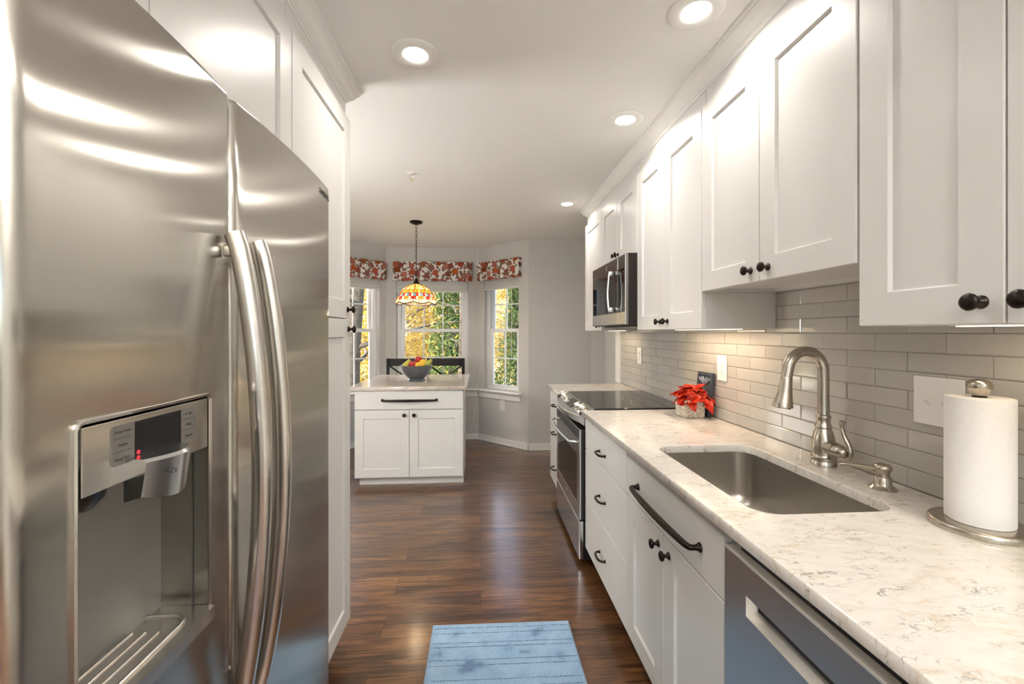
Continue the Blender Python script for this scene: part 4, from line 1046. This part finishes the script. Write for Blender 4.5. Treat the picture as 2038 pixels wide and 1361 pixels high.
for (fx, fy, fz, tilt_az, tilt) in ((-.045, -.03, .125, 2.9, .6), (.03, -.045, .115, -1.2, .7), (.005, .02, .145, 1.2, .25), (.055, .01, .115, -.2, .6), (-.02, -.055, .105, -2.2, .8), (-.035, .035, .13, 2.2, .5), (.02, -.01, .155, -1.5, .2)):
    b = B(); a0 = rnd.random()*6
    for k in range(6):
        petal(b, (0, 0, 0), a0+k*PI/3+rnd.uniform(-.2, .2), .75+rnd.uniform(-.25, .25), .068*rnd.uniform(.85, 1.15), .022, .9+rnd.uniform(-.3, .5))
    bl = b.build('bloom', PET, t, smooth=80); bl.location = (fx, fy, fz-.015)
    bl.rotation_euler = (Vector((math.cos(tilt_az)*math.sin(tilt), math.sin(tilt_az)*math.sin(tilt), math.cos(tilt)))).to_track_quat('Z', 'Y').to_euler()
for pa in (((.052, -.056, .10), -1.45, -.5, .095, .026, .6), ((.075, -.03, .115), -.9, -.3, .07, .022, .8), ((-.05, -.05, .105), -2.7, .1, .07, .02, .9)):
    b = B(); petal(b, *pa); b.build('drooping_petal', PET, t, smooth=80)
b = B(); b.tube([(0, 0, .05), (0, 0, .14)], .004, 8); b.tube([(0.01, 0, .05), (.04, -.03, .11)], .003, 8); b.tube([(-.01, 0, .05), (-.04, -.03, .11)], .003, 8); b.build('stems', flat('dark_stem', (.02, .05, .015), .6), t)
B().box(-.046, .046, -.046, .046, .07, .084).build('filler', M['dark'], t)

t = thing('carved_plaque', 'dark blue-grey square carved plaque leaning on the tile behind the red flowers', 'plaque', (1.220, 2.305, CT), -PI/2)
t.rotation_euler = (-.10, 0, -PI/2)
pm = flat('blue_black_iron', (.055, .068, .088), .4, .3, noise=.3, nscale=60)
W, HH = .155, .235
b = B()
def lp4(i, y): return [(-W/2+i, y, i), (W/2-i, y, i), (W/2-i, y, HH-i), (-W/2+i, y, HH-i)]
b.loft([lp4(0, 0), lp4(0, -.014), lp4(.004, -.018), lp4(.014, -.018), lp4(.018, -.008)]); b.build('frame', pm, t)
rel = flat('grey_relief', (.20, .23, .27), .35, .3, noise=.2)
for zz in (.035, .112, .188):
    for s_ in (-1, 1):
        for k, (dx, hgt, ln) in enumerate(((.012, .035, .05), (.032, .034, .04), (.052, .03, .03))):
            pth = smooth_path([(s_*.004, -.010, zz-.02), (s_*dx*.6, -.012, zz-.005), (s_*dx, -.013, zz+.01), (s_*(dx+.006), -.012, zz+hgt*.7)], 4)
            if zz+hgt*.7 < HH-.016: B().tube(pth, [.002+.005*math.sin(PI*i/(len(pth)-1)) for i in range(len(pth))], 8).build('carved_leaf', rel, t, smooth=60)

# ------------------------------------------------------------------ rug
b = B(); nx, ny = 64, 96; x0, x1, y0, y1 = -.222, .412, 1.08, 2.036
vs = [[b.bm.verts.new((x0+(x1-x0)*i/nx, y0+(y1-y0)*j/ny+.012*(.5-i/nx), .012+random.uniform(-.0012, .0012) if 0 < i < nx and 0 < j < ny else .006)) for i in range(nx+1)] for j in range(ny+1)]
for j in range(ny):
    for i in range(nx): b.bm.faces.new((vs[j][i], vs[j][i+1], vs[j+1][i+1], vs[j+1][i]))
edge = [vs[0][i] for i in range(nx+1)]+[vs[j][nx] for j in range(1, ny+1)]+[vs[ny][i] for i in range(nx-1, -1, -1)]+[vs[j][0] for j in range(ny-1, 0, -1)]
low = [b.bm.verts.new((v.co.x, v.co.y, .0005)) for v in edge]
for i in range(len(edge)): j = (i+1) % len(edge); b.bm.faces.new((edge[i], low[i], low[j], edge[j]))
rug = thing('rug', 'light blue plush rug with dark tufted lines on the wood floor', 'rug', (0, 0, 0))
b.build('pile', M['rug'], rug, smooth=80)
for yc in (2.000, 1.965, 1.905, 1.880, 1.805, 1.775, 1.70, 1.665, 1.60, 1.57):
    i = 0; b = B()
    while i < 60:
        xa = x0+.01+(x1-x0-.02)*i/60; ln = random.choice((1, 1, 2, 3)); xb = x0+.01+(x1-x0-.02)*min(60, i+ln)/60
        b.tube([(xa, yc-.012*(xa-.1)/.63+random.uniform(-.001, .001), .0122), (xb, yc-.012*(xb-.1)/.63+random.uniform(-.001, .001), .0122)], random.uniform(.0008, .0016), 5); i += ln
    b.build('tufted_line', M['rugline'], rug, smooth=60)

# ------------------------------------------------------------------ outside: lawn and trees
GZ = -2.6
o = B().box(-40, 40, 5.9, 70, GZ-.3, GZ).build('lawn', M['grass']); struct(o, 'autumn lawn outside the bay windows', 'lawn')
def foliage(n, c, rad, size, rng, shell=.55, droop=0, cone=False):
    p = rng.normal(size=(n, 3)); p /= np.linalg.norm(p, axis=1)[:, None]
    r = rng.uniform(shell, 1, n)**.6; p *= r[:, None]
    if cone:
        zz = rng.uniform(0, 1, n); a = rng.uniform(0, 2*PI, n); rr = (1-zz)*np.sqrt(rng.uniform(.15, 1, n))+.04
        tier = .75+.25*np.abs(np.sin(zz*26)); rr *= tier
        p = np.stack([rr*np.cos(a), rr*np.sin(a), zz*2-1-.12*rr], 1)
    p = p*np.array(rad)+np.array(c)
    u = rng.normal(size=(n, 3)); u /= np.linalg.norm(u, axis=1)[:, None]; v = np.cross(u, rng.normal(size=(n, 3))); v /= np.linalg.norm(v, axis=1)[:, None]
    s = (.52*size*rng.uniform(.6, 1.3, n))[:, None]
    if cone: u = u*2.2; s = s*.75
    q = np.stack([p-u*s*.5-v*s*.22, p+u*s*.5-v*s*.22, p+u*s*.6+v*s*.22, p-u*s*.4+v*s*.22], 1).reshape(-1, 3)
    me = bpy.data.meshes.new('foliage'); me.from_pydata(q.tolist(), [], np.arange(n*4).reshape(n, 4).tolist()); return me
def tree(label, x, y, h, crown_r, mat, n, size, seed, conifer=False, trunk=.12, cz=None, fork=True):
    rng = np.random.default_rng(seed); rr = random.Random(seed)
    t = thing('tree', label, 'tree', (x, y, GZ), 0, 'trees outside the bay')
    b = B(); b.tube(smooth_path([(0, 0, 0), (rr.uniform(-.1, .1), 0, h*.33), (rr.uniform(-.15, .15), .05, h*.66), (0, 0, h*.95)], 5), [trunk*(1-.75*i/15) for i in range(16)], 10)
    if fork:
        for k in range(16):
            z0 = h*rr.uniform(.22, .85); a = rr.uniform(0, 2*PI); ln = crown_r*rr.uniform(.6, 1.05); up = rr.uniform(-.1, .6)*ln
            pth = smooth_path([(0, 0, z0), (math.cos(a)*ln*.4, math.sin(a)*ln*.4, z0+up*.5), (math.cos(a+.3)*ln, math.sin(a+.3)*ln, z0+up)], 4)
            b.tube(pth, [trunk*.28*(1-.8*i/(len(pth)-1)) for i in range(len(pth))], 6)
    b.build('trunk', M['bark'], t, smooth=60)
    if n:
        c = (0, 0, h*.56) if cz is None else (0, 0, cz)
        me = foliage(int(n*4.5), c, (crown_r, crown_r, h*.5 if cz is None else h-cz), size, rng, cone=conifer, shell=.2)
        me.materials.append(mat); link('foliage', me, t)
TY, TO, TG, TM_ = M['leaf_y'], M['leaf_o'], M['leaf_g'], M['leaf_m']

tree('mossy thick-trunked tree close outside the left bay window', -2.72, 9.6, 9.0, 2.4, TM_, 700, .16, 1, trunk=.24, cz=7.0)
tree('golden yellow tree beyond the left bay window', -4.5, 14.6, 8.0, 2.0, TY, 4200, .15, 2)
tree('golden yellow tree outside the left half of the middle window', -2.05, 11.6, 6.4, 1.25, TY, 2000, .11, 3, trunk=.09)
tree('green conifer with drooping boughs outside the middle window', -.62, 10.2, 6.6, 1.25, TG, 2300, .17, 4, conifer=True, trunk=.10)
tree('ochre tree behind the conifer outside the middle window', -1.5, 16.2, 7.6, 2.0, TO, 3600, .16, 5, trunk=.14)
tree('slim bare-trunked tree at the right side of the middle window', -.47, 8.4, 7.0, 1.0, TY, 160, .11, 6, trunk=.075)
tree('green conifer outside the right bay window', .95, 10.6, 6.2, 1.1, TG, 1500, .16, 7, conifer=True, trunk=.08)
tree('bright yellow tree behind the conifer outside the right window', 1.35, 14.2, 7.6, 2.0, TY, 3300, .14, 8, trunk=.13)
tree('yellow-green tree outside the right window, farthest right', 4.4, 15.5, 7.5, 2.0, TM_, 3000, .16, 9)
tree('ochre shrub low outside the middle window', -1.5, 8.4, 2.9, .75, TO, 900, .09, 10, trunk=.03)
tree('pale yellow tree far behind the others at left', -8.6, 21.0, 9.5, 3.0, TY, 4200, .22, 11, trunk=.2)
tree('tall ochre tree far behind the others in the centre', -2.9, 23.5, 10.0, 3.3, TO, 4600, .22, 12, trunk=.2)
tree('tall yellow tree far behind the others at right', 3.2, 23.5, 10.0, 3.0, TY, 4600, .22, 13, trunk=.2)
tree('dark green conifer far behind the left window', -6.1, 18.0, 9.5, 1.7, TG, 2600, .22, 14, conifer=True)
tree('low yellow shrub outside the right bay window', .62, 8.6, 2.7, .65, TY, 650, .09, 15, trunk=.03)
tree('tall ochre tree far behind the others, farthest right', 9.2, 22.0, 10.0, 3.0, TO, 3000, .24, 16, trunk=.2)
